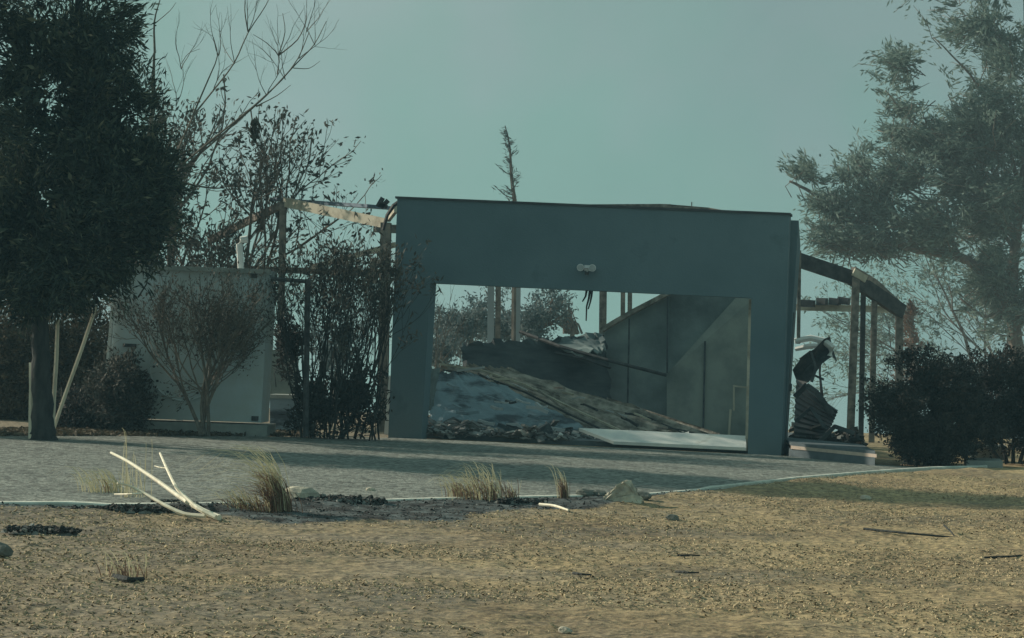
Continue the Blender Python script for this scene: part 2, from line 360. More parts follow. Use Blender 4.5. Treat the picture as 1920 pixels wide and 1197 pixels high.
# door track on left jamb + pale trim
m = MB(); m.beam(FP(801,700,.45), FP(808,536,.45), .05, .03, FR); m.beam(FP(799,812,.45), FP(801,700,.45), .05, .03, FR); m.build('door_track', M['steel'], house)
m = MB(); m.beam(FP(1400,846,.44), FP(1407,562,.44), .04, .05, FR); m.build('door_track', M['pale_steel'], house)
# security light
p0 = FP(1102,503); lp = p0 + FN*.05
m = MB(); m.box(p0+FN*.02, .10, .04, .09, -AF); m.tube([p0+FN*.03+Vector((0,0,-.02)), lp+Vector((0,0,-.07))], .012, 6)
sl = m.build('security_light', M['lamp'], house)
for s_ in (-1, 1):
    c = lp + FR*(.095*s_) + FN*.03
    m = MB(); m.tube([c-FN*.05, c-FN*.03, c+FN*.02, c+FN*.06], [.03,.045,.055,.058], 12); m.tube([lp, c-FN*.02], .012, 6)
    lh = m.build('lamp_head', M['lamp'], sl, smooth=False)
    m = MB(); m.tube([c+FN*.061, c+FN*.066], [.05,.046], 12); m.build('lamp_glass', M['glass'], lh)
m = MB(); m.box(lp+FN*.03+Vector((0,0,-.085)), .05, .06, .05, -AF); m.build('sensor', M['dark_steel'], sl)
# cables hanging under the lintel
m = MB()
for pts in ([(1106,545),(1104,560),(1100,575),(1099,602)], [(1100,545),(1098,556),(1092,566)], [(1110,545),(1109,556),(1107,566),(1103,580)]):
    P_ = [FP(a, b, .25) for a, b in pts]; m.tube(P_, np.linspace(.022,.012,len(P_)), 6)
m.build('hanging_cable', M['cable'], house)

def member(name, pts, mt, wd, h, kind='b', parent=house, jitter=0):
    m = MB()
    P_ = [W(*p) for p in pts]
    for a, b in zip(P_[:-1], P_[1:]):
        if kind == 'i': m.ibeam(a, b, wd, h)
        else: m.beam(a, b, wd, h)
    return m.build(name, mt, parent)
def post(px1, py1, px2, py2, Y_, wd, mt, name='post', parent=house):
    a = W(px1, py1, Y_); b = W(px2, py2, Y_)
    m = MB(); m.ibeam(b, a, wd, wd, .018, Vector((0,1,0)))
    return m.build(name, mt, parent)
# left part of the frame
post(531,380, 522,835, 39.6, .11, M['steel'])
member('rafter', [(532,379,39.6),(722,419,37.6)], M['pale_steel'], .05, .17)
member('roof_sheet', [(545,377,40.6),(728,390,38.4)], M['roof_sheet'], .9, .06)
member('rafter', [(531,384,39.6),(470,412,40.4),(392,452,41)], M['steel'], .08, .13)
member('tie_beam', [(425,503,39.8),(742,514,39.2)], M['steel'], .07, .11, 'i')
member('brace', [(583,502,39.2),(742,459,38.6)], M['pale_steel'], .06, .09)
member('brace', [(728,410,37.7),(742,392,37.2)], M['pale_steel'], .06, .12)
post(724,418, 716,822, 37.6, .17, M['steel'])
m = MB(); a = W(738,520,37); m.beam(W(726,824,36.6), W(736,705,36.6), .10, .10, FR); m.build('post', M['white'], house)
m = MB(); m.tube([FP(a,b,.2) for a,b in ((770,373),(752,376),(738,386),(726,404),(718,432))], [.03,.035,.035,.03,.03], 6); m.build('bent_pipe', M['cable'], house)
m = MB(); 
for (a,b,c,d) in ((708,388,718,371),(714,390,728,376),(712,384,726,389)): m.beam(W(a,b,38), W(c,d,38), .09, .07)
m.build('charred_bracket', M['dark_steel'], house)
# posts and beam behind the opening
post(921,430, 919,822, 42.5, .12, M['white_panel']); post(973,430, 970,824, 42.5, .08, M['white_panel'])
post(935,430, 932,822, 44, .10, M['steel'])
post(1132,430, 1128,830, 42.5, .14, M['steel']); post(1169,430, 1166,832, 44, .09, M['steel']); post(1182,430, 1179,832, 44, .09, M['steel'])
member('wall_plate', [(700,428,42.5),(1480,462,42.5)], M['steel'], .12, .16, 'i')
member('ridge_beam', [(900,392,41),(1245,390,41),(1330,397,41),(1490,425,40)], M['steel'], .12, .14)
m = MB(); m.beam(W(1243,389,40.7), W(1318,392,40.7), .12, .05); m.beam(W(1297,392,40.7), W(1297,379,40.7), .02, .02); m.beam(W(1256,389,40.7), W(1256,383,40.7), .03, .03); m.build('ridge_fitting', M['steel'], house)
# right part
member('rafter', [(1480,482,38.6),(1597,521,39),(1692,585,39.8)], M['dark_steel'], .12, .25)
member('eaves_beam', [(1600,506,38.9),(1640,530,39.4),(1692,578,39.9)], M['steel'], .10, .10)
member('roof_sheet', [(1600,510,38.7),(1624,524,38.8)], M['pale_steel'], .04, .13)
member('tie_beam', [(1480,576,41),(1682,581,40.2)], M['pale_steel'], .08, .12, 'i')
m = MB()
for (a,b,c_,d) in ((1533,566,1550,566),(1556,565,1575,567),(1572,563,1592,566),(1503,569,1527,570)): m.beam(W(a,b,40.7), W(c_,d,40.6), .12, .13)
m.build('charred_block', M['dark_steel'], house)
post(1605,520, 1594,826, 38.8, .13, M['steel']); post(1619,535, 1614,826, 39.6, .09, M['dark_steel']); post(1640,545, 1634,830, 39.4, .10, M['steel']); post(1686,586, 1685,836, 39.8, .13, M['steel'])
post(1499,470, 1497,645, 37.2, .06, M['steel'])
# slab
m = MB()
a, b = G(1240,836), G(1400,842)
cs = [FP(722,830,.05), FP(1650,866,.30)]
p1 = Vector((ft['BL'].x, ft['BL'].y, 0))-FN*.5; p2 = Vector((ft['BR'].x, ft['BR'].y, 0))-FN*.5
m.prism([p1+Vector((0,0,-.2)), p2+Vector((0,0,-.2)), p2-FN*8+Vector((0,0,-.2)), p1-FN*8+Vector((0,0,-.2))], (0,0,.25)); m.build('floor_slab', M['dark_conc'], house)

# right hand platform
pf = G(1482, 857); pr = G(1640, 874); h = .30
m = MB(); d0 = Vector((.0,2.2,0)); pf.z = -.1; pr.z = -.1
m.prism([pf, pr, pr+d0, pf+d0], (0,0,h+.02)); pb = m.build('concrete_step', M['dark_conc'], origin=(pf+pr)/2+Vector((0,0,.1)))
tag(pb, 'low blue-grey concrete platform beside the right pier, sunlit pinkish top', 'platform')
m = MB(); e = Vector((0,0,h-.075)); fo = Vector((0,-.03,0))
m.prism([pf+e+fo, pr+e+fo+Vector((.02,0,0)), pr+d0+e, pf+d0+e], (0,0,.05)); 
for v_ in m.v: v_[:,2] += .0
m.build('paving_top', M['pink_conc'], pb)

# interior walls left standing (parts of the house)
def sheet(name, pts, mt, th=.05, parent=house):
    P_ = [W(*p) for p in pts]; m = MB(); c = P_[0]
    n = (P_[1]-P_[0]).cross(P_[2]-P_[0]).normalized()
    if n.y < 0: n = -n
    m.prism(P_, n*th); return m.build(name, mt, parent)
sheet('interior_wall', [(1250,702,40.0),(1392,545,40.0),(1430,545,39.93),(1425,840,39.93),(1330,832,39.97),(1250,812,40)], M['brown_wall'])
sheet('interior_wall', [(1258,702,40.1),(1258,812,40.1),(1130,800,40.4),(1128,624,40.4),(1150,608,40.35),(1192,584,40.22),(1258,548,40.12),(1400,540,40.1)], M['soot_wall'])
# scorched cornice on broken wall top
m = MB(); P_ = [W(*p) for p in ((1128,620,40.3),(1150,606,40.25),(1192,582,40.15),(1258,548,40.0),(1275,543,39.95))]
for a, b in zip(P_[:-1], P_[1:]): m.beam(a, b, .16, .08)
m.build('broken_wall_edge', M['ash_strip'], house)

# --- fallen things inside
def raggedsheet(name, corners, nu, nv, amp, mt, label, cat, seed, thick=.03, edge=.0, group=None):
    """corners TL,TR,BR,BL in (px,py,Y); a warped sheet of real thickness"""
    c = [W(*p) for p in corners]; r = np.random.RandomState(seed); vs = []
    A, B, C_, D = [np.array(tuple(p)) for p in c]
    nrm = np.cross(B-A, D-A); nrm /= np.linalg.norm(nrm); 
    if nrm[1] > 0: nrm = -nrm
    for j in range(nv+1):
        for i in range(nu+1):
            u = i/nu; v_ = j/nv
            p = (A*(1-u)+B*u)*(1-v_)+(D*(1-u)+C_*u)*v_
            hgt = amp*(fbm(u*6+seed, v_*4, seed)-.5)*2 + amp*.6*(vnoise(u*20, v_*9, seed+2)-.5) + amp*1.3*abs(vnoise(u*9+v_*5, v_*3-u*4, seed+5)-.5)
            if edge and (i in (0,nu) or j in (0,nv)): p = p + (r.rand(3)-.5)*edge
            vs.append(p+nrm*hgt)
    k = nu+1; f = [(j*k+i, j*k+i+1, (j+1)*k+i+1, (j+1)*k+i) for j in range(nv) for i in range(nu)]
    n0 = len(vs); vs2 = [v_-nrm*thick for v_ in vs]
    f += [tuple(n0+q for q in reversed(x)) for x in f[:]]
    for i in range(nu): f += [(i+1, i, n0+i, n0+i+1), (nv*k+i, nv*k+i+1, n0+nv*k+i+1, n0+nv*k+i)]
    for j in range(nv): f += [(j*k, (j+1)*k, n0+(j+1)*k, n0+j*k), ((j+1)*k+nu, j*k+nu, n0+j*k+nu, n0+(j+1)*k+nu)]
    m = MB(); m.arr(vs+vs2, f); return tag(m.build(name, mt), label, cat, group)
raggedsheet('collapsed_roof', [(868,642,39.9),(1134,632,39.9),(1150,790,39.5),(870,740,39.5)], 40, 12, .025, M['black_sheet'], 'blackened collapsed ceiling sheet sloping behind the pale fallen panel in the garage', 'ceiling sheet', 3, .06, .10)
raggedsheet('fallen_wall_lining', [(1020,640,39.9),(1128,628,40.0),(1135,655,39.6),(1090,664,39.4)], 12, 5, .04, M['soot_wall'], 'torn grey scrap of lining hanging from the dark collapsed sheet', 'wall lining', 9, .03, .10)
raggedsheet('torn_insulation', [(826,684,38.4),(960,694,38.6),(1345,818,37.6),(1120,812,37.2)], 90, 14, .045, M['ash_strip'], 'long strip of ashy rubbly insulation sloping down to the garage floor', 'insulation', 14, .06, .12)
raggedsheet('fallen_beam_edge', [(1130,752,39.2),(1140,748,39.2),(1350,814,37.9),(1300,820,37.9)], 20, 3, .03, M['ash_strip'], 'thin pale broken batten lying at the foot of the smoke-browned wall', 'batten', 15, .05, .05)
raggedsheet('fallen_door', [(822,698,37.6),(900,704,37.7),(1105,805,36.8),(800,808,36.6)], 60, 24, .05, M['blue_panel'], 'pale blue buckled garage door panel fallen inside the opening', 'door panel', 22, .04, .05)
raggedsheet('side_scrap', [(800,692,37.2),(826,690,37.2),(812,760,37),(797,780,36.9)], 6, 10, .03, M['soot_wall'], 'small grey warped sheet leaning against the left garage jamb', 'metal sheet', 25, .02, .04)
m = MB(); m.tube([W(a,b,Y_) for a,b,Y_ in ((975,622,40.2),(1050,650,39.6),(1140,676,39.2),(1250,704,39.2))], [.035]*4, 6)
m.tube([W(a,b,Y_) for a,b,Y_ in ((1040,662,39.4),(1100,674,39.3),(1145,690,39.2))], [.03]*3, 6)
tag(m.build('fallen_purlin', M['dark_steel']), 'thin black bent purlin slanting across the collapsed ceiling sheet', 'purlin')
ti = bpy.data.objects['torn_insulation']; fd = bpy.data.objects['fallen_door']; rl = np.random.RandomState(33)
def lath(name, pts, rad, mt, par):
    m = MB(); P_ = [W(p[0], p[1], p[2]-(.30 if name in ('lath','torn_flap') else .10)) for p in pts]
    for a, b in zip(P_[:-1], P_[1:]): m.beam(a, b+(b-a)*.02, rad, rad*.45)
    m.build(name, mt, par)
lath('batten_and_shade', [(824,683,38.0),(900,694,38.0),(985,722,37.8),(1070,765,37.5),(1160,806,37.2)], .07, M['pale_steel'], ti)
lath('batten_and_shade', [(830,694,37.9),(905,706,37.9),(985,736,37.7),(1065,776,37.4),(1130,806,37.1)], .06, M['dark_steel'], ti)  # dark strip put in as the shadow line under the pale batten
for i in range(26):
    t_ = rl.rand(); v_ = rl.rand(); x = 850+430*t_; y = 700+118*t_**1.1 - 22*v_*(1-abs(t_-.5)) ; dx_ = 16+38*rl.rand(); sl_ = .30+.25*rl.normal()
    Yl = 38.1-1.0*t_; lath('lath', [(x,y,Yl),(x+dx_*.5,y+dx_*sl_*.5-2*rl.rand(),Yl-.05),(x+dx_,y+dx_*sl_,Yl-.1)], .03+.05*rl.rand(), M[['ash_strip','dark_steel','pale_steel','white_panel','dark_steel'][rl.randint(5)]], ti)
for i in range(16):
    t_ = rl.rand(); x = 830+200*t_; y = 715+70*rl.rand()*(1-.3*t_)+45*t_; dx_ = 14+42*rl.rand(); Yl = 37.15-.004*(y-700)-.1*t_
    lath('torn_flap', [(x,y,Yl),(x+dx_*.5,y+dx_*.12+3*rl.normal(),Yl-.04),(x+dx_,y+dx_*(.25+.15*rl.normal()),Yl-.05)], .05+.07*rl.rand(), M[['dark_steel','blue_panel','black_sheet','white_panel'][rl.randint(4)]], fd)
for (x0, y0, x1, y1) in ((1252,556,1251,700),(1180,598,1176,796),(1322,640,1318,828)):
    m = MB(); m.beam(W(x0,y0,39.95), W(x1,y1,39.95), .03, .03, FR); m.build('seam', M['black_sheet'], house)
m = MB(); m.beam(W(1370,768,39.85), W(1366,828,39.85), .04, .04, FR); m.beam(W(1376,722,39.85), W(1376,770,39.85), .03, .03, FR); m.beam(W(1376,724,39.85), W(1402,727,39.85), .03, .03); m.build('water_pipe', M['pale_steel'], house)
# white plank on the floor at the opening
m = MB(); A = FP(1085,817,.55); B = FP(1398,828,.55); A2 = FP(1150,838,.12); B2 = FP(1399,848,.12)
for p in (A2, B2): p.z = .03
for p in (A, B): p.z = .20
m.prism([A2, B2, B, A], (0,.0,.05)); tag(m.build('fallen_white_panel', M['white']), 'long white smooth panel lying flat across the garage threshold', 'panel')
# rubble
r = np.random.RandomState(8); m = MB()
def chunk(m, c, s, r):
    M_ = Matrix.Rotation(r.rand()*6.28, 3, 'Z') @ Matrix.Rotation((r.rand()-.5)*1.2, 3, 'X') @ Matrix.Rotation((r.rand()-.5)*1.2, 3, 'Y')
    vs = [Vector(c) + M_ @ Vector((x*s[0]/2*(.7+.5*r.rand()), y*s[1]/2*(.7+.5*r.rand()), z*s[2]/2*(.7+.5*r.rand()))) for z in (-1,1) for y in (-1,1) for x in (-1,1)]
    m.arr(vs, [(0,2,3,1),(4,5,7,6),(0,1,5,4),(2,6,7,3),(0,4,6,2),(1,3,7,5)])
for i in range(2600):
    t = r.rand(); px = 795 + 560*t**1.5; d = .35+2.6*r.rand()**1.3
    if px > 1075 and d < 1.15: d += 1.0
    p = FP(px, 830, d); p.z = .05 + r.rand()**2.2*.30*vnoise(np.array(px*.03),np.array(d))*(1-.6*t)*1.5
    s = .012+.07*r.rand()**3.5; chunk(m, p, (s*2.6*(.5+r.rand()), s*1.4, s*(.25+.4*r.rand())), r)
tag(m.build('rubble', M['rubble']), 'grey and black broken rubble strewn over the garage floor', 'rubble', kind='stuff')
lab = ['flat pale board lying at the left end of the rubble near the jamb', 'broken dark block sitting in the rubble left of the white panel', 'small upright white pipe stub in the rubble by the white panel', 'crooked grey tile slab on the rubble under the ashy strip', 'curved white shard behind the long white panel']
for i, (px, py, sz) in enumerate([(872,808,(.55,.3,.03)), (1020,806,(.22,.2,.12)), (1048,822,(.07,.07,.2)), (940,812,(.5,.25,.05)), (1287,818,(.13,.1,.1))]):
    m = MB(); c = FP(px, py, .7 if i != 4 else 1.1); chunk(m, c, sz, r); chunk(m, c+Vector((sz[0]*.3,0,-sz[2]*.3)), (sz[0]*.5,sz[1]*.6,sz[2]*.8), r)
    tag(m.build(['fallen_board','broken_block','pipe_stub','broken_tile','white_shard'][i], [M['white_panel'],M['black_sheet'],M['white'],M['plinth'],M['white']][i]), lab[i], ['board','block','pipe','tile','shard'][i])

# --- debris right of the pier
def corrug(name, pts, nrib, depth, mt, parent=None, label=None, cat=None):
    A, B, C_, D = [np.array(tuple(W(*p))) for p in pts]; nu = nrib*4; nv = 6
    nrm = np.cross(B-A, D-A); nrm /= np.linalg.norm(nrm); vs = []
    for j in range(nv+1):
        for i in range(nu+1):
            u = i/nu; v_ = j/nv; p = (A*(1-u)+B*u)*(1-v_)+(D*(1-u)+C_*u)*v_
            vs.append(p + nrm*(depth*math.sin(u*nrib*2*math.pi) + .05*math.sin(v_*3+u*2)))
    k = nu+1; f = [(j*k+i, j*k+i+1, (j+1)*k+i+1, (j+1)*k+i) for j in range(nv) for i in range(nu)]
    n0 = len(vs); vs += [v_+nrm*.012 for v_ in vs[:n0]]; f += [tuple(n0+q for q in reversed(x)) for x in f[:]]
    m = MB(); m.arr(vs, f); return tag(m.build(name, mt, parent), label, cat)
corrug('corrugated_sheet', [(1494,712,36.6),(1492,818,36.6),(1545,822,36.0),(1572,770,36.2)], 9, .02, M['black_sheet'], label='dark corrugated roof sheet slumped against the right pier', cat='roof sheet')
P_ = [W(*p) for p in ((1492,712,36.8),(1512,690,36.8),(1534,668,36.9),(1552,652,37.0),(1562,655,37.1))]
m = MB()
vs = []
for i, p in enumerate(P_):
    wv = .16 + .05*math.sin(i*2); vs += [p+Vector((-.06,0,wv)), p+Vector((.02,.25,0)), p+Vector((.08,.05,-wv))]
k = len(P_); f = [(i*3+j, i*3+j+1, (i+1)*3+j+1, (i+1)*3+j) for i in range(k-1) for j in range(2)]
n0 = len(vs); vs += [v_+Vector((0,.03,0)) for v_ in vs]; f += [tuple(n0+q for q in reversed(x)) for x in f[:]]
m.arr(vs, f); tag(m.build('curled_sheet', M['dark_steel']), 'black curled metal sheet rising above the slumped corrugated sheet', 'metal sheet')
m = MB(); m.tube([W(*p) for p in ((1490,640,37.2),(1520,634,37.2),(1545,640,37.1),(1560,652,37.1),(1556,668,37.1))], [.05,.055,.06,.07,.05], 7)
m.tube([W(*p) for p in ((1492,655,37.3),(1515,650,37.2),(1535,648,37.1))], [.04,.05,.04], 6)
tag(m.build('bent_gutter', M['white']), 'pale bent gutter piece curling over the debris beside the right pier', 'gutter')
m = MB(); m.tube([W(*p) for p in ((1538,672,37.2),(1537,700,37.2),(1541,740,37.2))], [.025,.02,.03], 6); m.tube([W(*p) for p in ((1518,700,37.2),(1545,712,37.2))], .02, 6)
m.tube([W(1541,740,37.2), W(1543,840,37.2)], .025, 6)
tag(m.build('bent_rod', M['dark_steel']), 'thin black twisted rod standing behind the slumped sheet', 'rod')

r = np.random.RandomState(77)
for i, (pts, wd_, lb) in enumerate([([(1490,745,36.3),(1512,722,36.3),(1530,735,36.2),(1560,775,36.1)], .09, 'dark twisted metal strip arching over the slumped sheet'),
        ([(1492,790,36.0),(1520,765,36.0),(1545,800,35.9)], .06, 'dark kinked metal strip low on the slumped sheet'),
        ([(1500,675,36.9),(1520,660,36.9),(1530,690,36.8),(1522,715,36.7)], .05, 'thin curled black strip under the pale bent gutter'),
        ([(1535,830,35.9),(1565,800,36.0),(1600,812,36.2)], .07, 'dark bent strip lying at the foot of the slumped sheet')]):
    m = MB(); P_ = [W(*p) for p in pts]
    for k_, (a, b) in enumerate(zip(P_[:-1], P_[1:])): m.beam(a, b+(b-a)*.04, wd_, .02, Vector((.3,-1,.4*(k_%2))))
    tag(m.build('metal_strip', M['black_sheet'] if i % 2 else M['dark_steel']), lb, 'metal strip')
m = MB()
for i in range(700):
    p = W(1492+120*r.rand(), 815, 36.2+2*r.rand()); p.z = abs(r.normal())*.12; s_ = .03+.10*r.rand()**3; chunk(m, p, (s_*2.4,s_*1.3,s_*.6), r)
tag(m.build('charred_debris', M['litter_dark']), 'black charred debris heaped behind the concrete platform', 'debris', kind='stuff')
# --- left: white cabinet on plinth
CY = 33.4
cab = thing('utility_cabinet', W(370,815,CY), 'large dull white panelled cabinet on a concrete plinth behind the scorched bush', 'cabinet')
def cp(px, py, dy=0): return W(px, py, CY+dy)
m = MB(); m.prism([cp(233,784), cp(489,793), cp(505,508), cp(240,498), cp(213,520), cp(202,690), cp(205,788)], (.02,.55,0)); m.build('body', M['cabinet'], cab)
m = MB(); m.prism([cp(232,812,-.14), cp(500,819,-.14), cp(501,798,-.14), cp(232,789,-.14)], (0,.74,0)); m.build('plinth', M['plinth'], cab)
m = MB(); m.beam(cp(236,500,-.02), cp(507,510,-.02), .10, .07); m.build('top_rail', M['plinth'], cab)
m = MB(); m.beam(cp(214,552,-.10), cp(200,705,-.10), .05, .045, FR); m.build('edge_strip', M['white'], cab)
m = MB(); cc = cp(345,690,-.02)
pts = [cc + Vector((math.cos(t)*.52, 0, math.sin(t)*.50)) for t in np.linspace(0, 2*math.pi, 37)]
m.tube(pts, .018, 5); ht = m.build('round_hatch_rim', M['cabinet'], cab)
for k_ in range(12):
    a = k_*math.pi/6; m = MB(); c = cc + Vector((math.cos(a)*.45,-.01,math.sin(a)*.43)); m.tube([c, c+Vector((0,-.03,0))], .02, 6); m.build('bolt', M['dark_steel'], ht)
for (x, y) in ((476,517),(478,785),(237,780),(245,508)):
    m = MB(); m.box(cp(x,y,-.015), .10, .03, .07); m.build('corner_plate', M['dark_steel'], cab)
m = MB(); m.box(cp(243,648,-.015), .2, .03, .05); m.build('handle', M['dark_steel'], cab)
m = MB(); m.tube([W(452,506,34), W(449,458,34), W(453,450,34), W(464,449,34)], [.05,.05,.055,.06], 8)
tag(m.build('vent_pipe', M['white']), 'short white hooked vent pipe rising behind the top of the white cabinet', 'pipe')
# pipe gate frame
m = MB(); m.tube([W(508,523,32.9), W(574,528,32.9)], .035, 6); m.tube([W(577,524,32.9), W(573,819,32.9)], .045, 6)
tag(m.build('gate_frame', M['dark_steel']), 'black metal gate frame standing right of the white cabinet', 'gate frame')
labs = ['blue-grey appliance box behind the black gate frame beside the white cabinet', 'narrow pale blue box right of the black gate post']
for i, (x0, y0, x1, y1) in enumerate([(506,742,556,812),(564,748,584,806)]):
    m = MB(); Yb = 35.2; m.prism([W(x0,y1,Yb), W(x1,y1+1,Yb), W(x1,y0+1,Yb), W(x0,y0,Yb)], (0,.5,0)); b_ = m.build('appliance', M['blue_panel' if i == 0 else 'white_panel'])
    tag(b_, labs[i], 'appliance'); m = MB()
    m.prism([W(x0-2,y0+5,Yb-.03), W(x1+2,y0+6,Yb-.03), W(x1+2,y0-1,Yb-.03), W(x0-2,y0-2,Yb-.03)], (0,.55,0)); m.build('lid', M['plinth'], b_)
m = MB()
for a in ((516,622,545,650),(524,628,546,655)): m.beam(W(a[0],a[1],36), W(a[2],a[3],36), .04, .05)
tag(m.build('leaning_slat', M['white']), 'pair of short white slats leaning among the dark shrub stems', 'slat')
m = MB(); m.prism([W(500,742,38),W(556,744,38),W(556,656,38),W(500,656,38)], (0,.2,0)); tag(m.build('low_garden_wall', M['brown_wall']), 'brown low wall seen between the white cabinet and the dark shrub', 'wall')

# ------------------------------------------------------------------ plants
def leafquads(r, C, A, ln, wd, var=.5):
    """C (n,3) centres, A (n,3) axis; returns (n,4,3) pointed leaf quads"""
    n = len(C); A = A/(np.linalg.norm(A, axis=1)[:,None]+1e-9)
    rr = r.normal(size=(n,3)); B = np.cross(A, rr); B /= (np.linalg.norm(B, axis=1)[:,None]+1e-9)
    l = ln*(1-var+2*var*r.rand(n))[:,None]; w_ = wd*(1-var+2*var*r.rand(n))[:,None]
    return np.stack([C-A*l*.5, C+B*w_*.5, C+A*l*.5, C-B*w_*.5], 1)
def crown(seed, blobs, nclump, per, cr, ln, wd, bias=(0,0,.3), gap=.0, gapscale=1.2, shell=.35, spray=1.0, out_w=.8, rnd=.7, warp=0, zs=1.0, cvar=0):
    """blobs: (px,py,Y,rx_px,ry_px,depth_m). Returns quads and clump centres"""
    r = np.random.RandomState(seed); vol = np.array([b[3]*b[4] for b in blobs], float); pr = vol/vol.sum()
    ci = r.choice(len(blobs), size=nclump, p=pr); Cc = np.zeros((nclump,3)); Od = np.zeros((nclump,3))
    for i, b in enumerate(blobs):
        s = ci == i; n = s.sum()
        if n == 0: continue
        c = np.array(tuple(W(b[0], b[1], b[2]))); sc = b[2]/F
        d = r.normal(size=(n,3)); d /= np.linalg.norm(d, axis=1)[:,None]; rad = (shell+(1-shell)*r.rand(n))[:,None]
        Cc[s] = c + d*rad*np.array([b[3]*sc, b[5], b[4]*sc]); Od[s] = d
    if warp:
        for a_ in range(3): Cc[:,a_] += warp*(fbm(Cc[:,0]*1.1+a_*9+30, Cc[:,2]*1.1+Cc[:,1]*.6+30, seed+a_, 3)-.45)*2
    if gap > 0:
        f = fbm(Cc[:,0]*gapscale+Cc[:,1]*.7+50, (Cc[:,2]+.35*Cc[:,0])*gapscale*zs+Cc[:,1]*.4+50, seed, 3); keep = f > gap; Cc = Cc[keep]; Od = Od[keep]
    n = len(Cc); D = Od*out_w + r.normal(size=(n,3))*.35 + np.array(bias); D /= np.linalg.norm(D, axis=1)[:,None]
    t = r.rand(n, per)-.3
    cs_ = (1+cvar*(r.rand(n)-.5)*2)[:,None,None]
    P = Cc[:,None,:] + D[:,None,:]*t[:,:,None]*cr*1.6*spray*cs_ + r.normal(size=(n,per,3))*cr*.38*cs_
    A = D[:,None,:] + r.normal(size=(n,per,3))*rnd
    return leafquads(r, P.reshape(-1,3), A.reshape(-1,3), ln, wd), Cc, D
def limb(m, p, q, r0, r1, rr, n=6, wob=.12, k=6):
    p = np.array(tuple(p)); q = np.array(tuple(q)); t = np.linspace(0,1,n)[:,None]; Ln = np.linalg.norm(q-p)
    P = p*(1-t)+q*t + np.concatenate([[[0,0,0]], rr.normal(size=(n-2,3))*wob*Ln*.3, [[0,0,0]]]); m.tube(P, np.linspace(r0,r1,n), k); return P
def tree(name, base, label, cat, quads, leafmat, barkmat, limbs, group=None, twigs=None, seed=1, trunk_name='trunk', crown_name='crown'):
    """limbs: list of (list of (px,py,Y), r0, r1)"""
    t = thing(name, base, label, cat, group); m = MB(); rr = np.random.RandomState(seed)
    for pts, r0, r1 in limbs:
        P = np.array([tuple(W(*p)) for p in pts]); 
        # smooth subdivision
        tt = np.linspace(0, len(P)-1, (len(P)-1)*4+1); Q = np.stack([np.interp(tt, range(len(P)), P[:,i]) for i in range(3)], 1)
        Q[1:-1] = (Q[:-2]+2*Q[1:-1]+Q[2:])/4; Q[1:-1] += rr.normal(size=Q[1:-1].shape)*min(r0,.09)*.14
        m.tube(Q, np.linspace(r0, r1, len(Q)), 8)
    if twigs is not None:
        C, Ds, cnt, rad, ln = twigs
        sel = rr.choice(len(C), size=min(cnt, len(C)), replace=False)
        for i in sel:
            q_ = C[i] + Ds[i]*ln*.5; p_ = C[i] - Ds[i]*ln*.6 - np.array([0,0,ln*.15]); limb(m, p_, q_, rad, rad*.4, rr, 4, .25, 4)
    m.build(trunk_name, barkmat, t, smooth=True)
    m = MB(); m.quads(quads); m.build(crown_name, leafmat, t); return t

# 1 the big dark evergreen at left
TY = 29.8
bl = [(60,420,TY,250,150,1.9),(150,250,TY,160,170,1.5),(-60,220,TY,200,200,1.7),(100,80,TY,165,130,1.3),(240,400,TY,95,120,1.1),(200,480,TY,110,70,1.1),(10,500,TY,190,75,1.5),(200,40,TY,70,120,.9),(-80,20,TY,170,120,1.3),(90,-80,TY,150,110,1.1),(255,250,TY,50,110,.8),(80,545,TY,75,38,.9),(280,340,TY,55,70,.7)]
bl += [(10,545,TY,150,45,1.2),(-90,520,TY,130,60,1.2),(150,520,TY,110,50,.9)]
q1, C1, D1 = crown(11, bl, 5200, 38, .17, .13, .024, bias=(-.1,0,.05), gap=.44, gapscale=2.3, shell=.05, rnd=.32, spray=1.7, warp=.25, cvar=.5)
q1b, _, _ = crown(12, [(60,440,TY,190,120,1.3),(180,330,TY,90,120,1.0),(230,400,TY,70,90,.7),(100,520,TY,130,45,.9),(110,150,TY,120,120,.8)], 1150, 40, .22, .13, .05, shell=.0, rnd=.6, gap=.30, gapscale=2.1)
tree('evergreen_tree', W(80,826,TY), 'large dense dark evergreen tree at the left edge with a short bare trunk', 'tree', np.concatenate([q1,q1b]), M['leaf_dark'], M['bark'],
     [([(82,838,TY),(81,800,TY),(79,760,TY),(78,700,TY),(76,640,TY),(76,560,TY),(85,480,TY),(130,300,TY),(140,150,TY),(150,-60,TY)], .17, .05), ([(70,838,TY),(74,822,TY),(78,800,TY)], .14, .12), ([(92,838,TY),(86,820,TY),(82,795,TY)], .15, .11), ([(78,560,TY),(180,470,TY-.2),(260,380,TY),(330,290,TY)], .08, .03),
      ([(78,580,TY),(0,480,TY),(-90,380,TY)], .08, .03), ([(120,330,TY),(200,220,TY),(250,100,TY)], .05, .02), ([(130,320,TY),(60,180,TY),(20,40,TY)], .05, .02), ([(76,590,TY),(150,560,TY),(230,500,TY+.3)], .05, .02)], twigs=(C1, D1, 420, .012, .6))

# more trees left of the frame (they shade the drive) - seen only by their shadows, so only one
# a narrow cypress just outside the frame: its shadow streak crosses the drive
p = W(-545, 800, 32.2); p.z = 0
qc, Cc_, Dc_ = crown(19, [(-545,560,32.2,60,190,.5),(-545,700,32.2,75,90,.6),(-545,420,32.2,45,110,.35)], 700, 40, .15, .10, .035, bias=(0,0,.8), shell=.1)
tree('cypress_tree', p, 'narrow dark cypress standing beyond the left edge beside the drive', 'tree', qc, M['leaf_dark'], M['bark'], [([(-545,830,32.2),(-545,600,32.2),(-545,380,32.2)], .12, .03)])
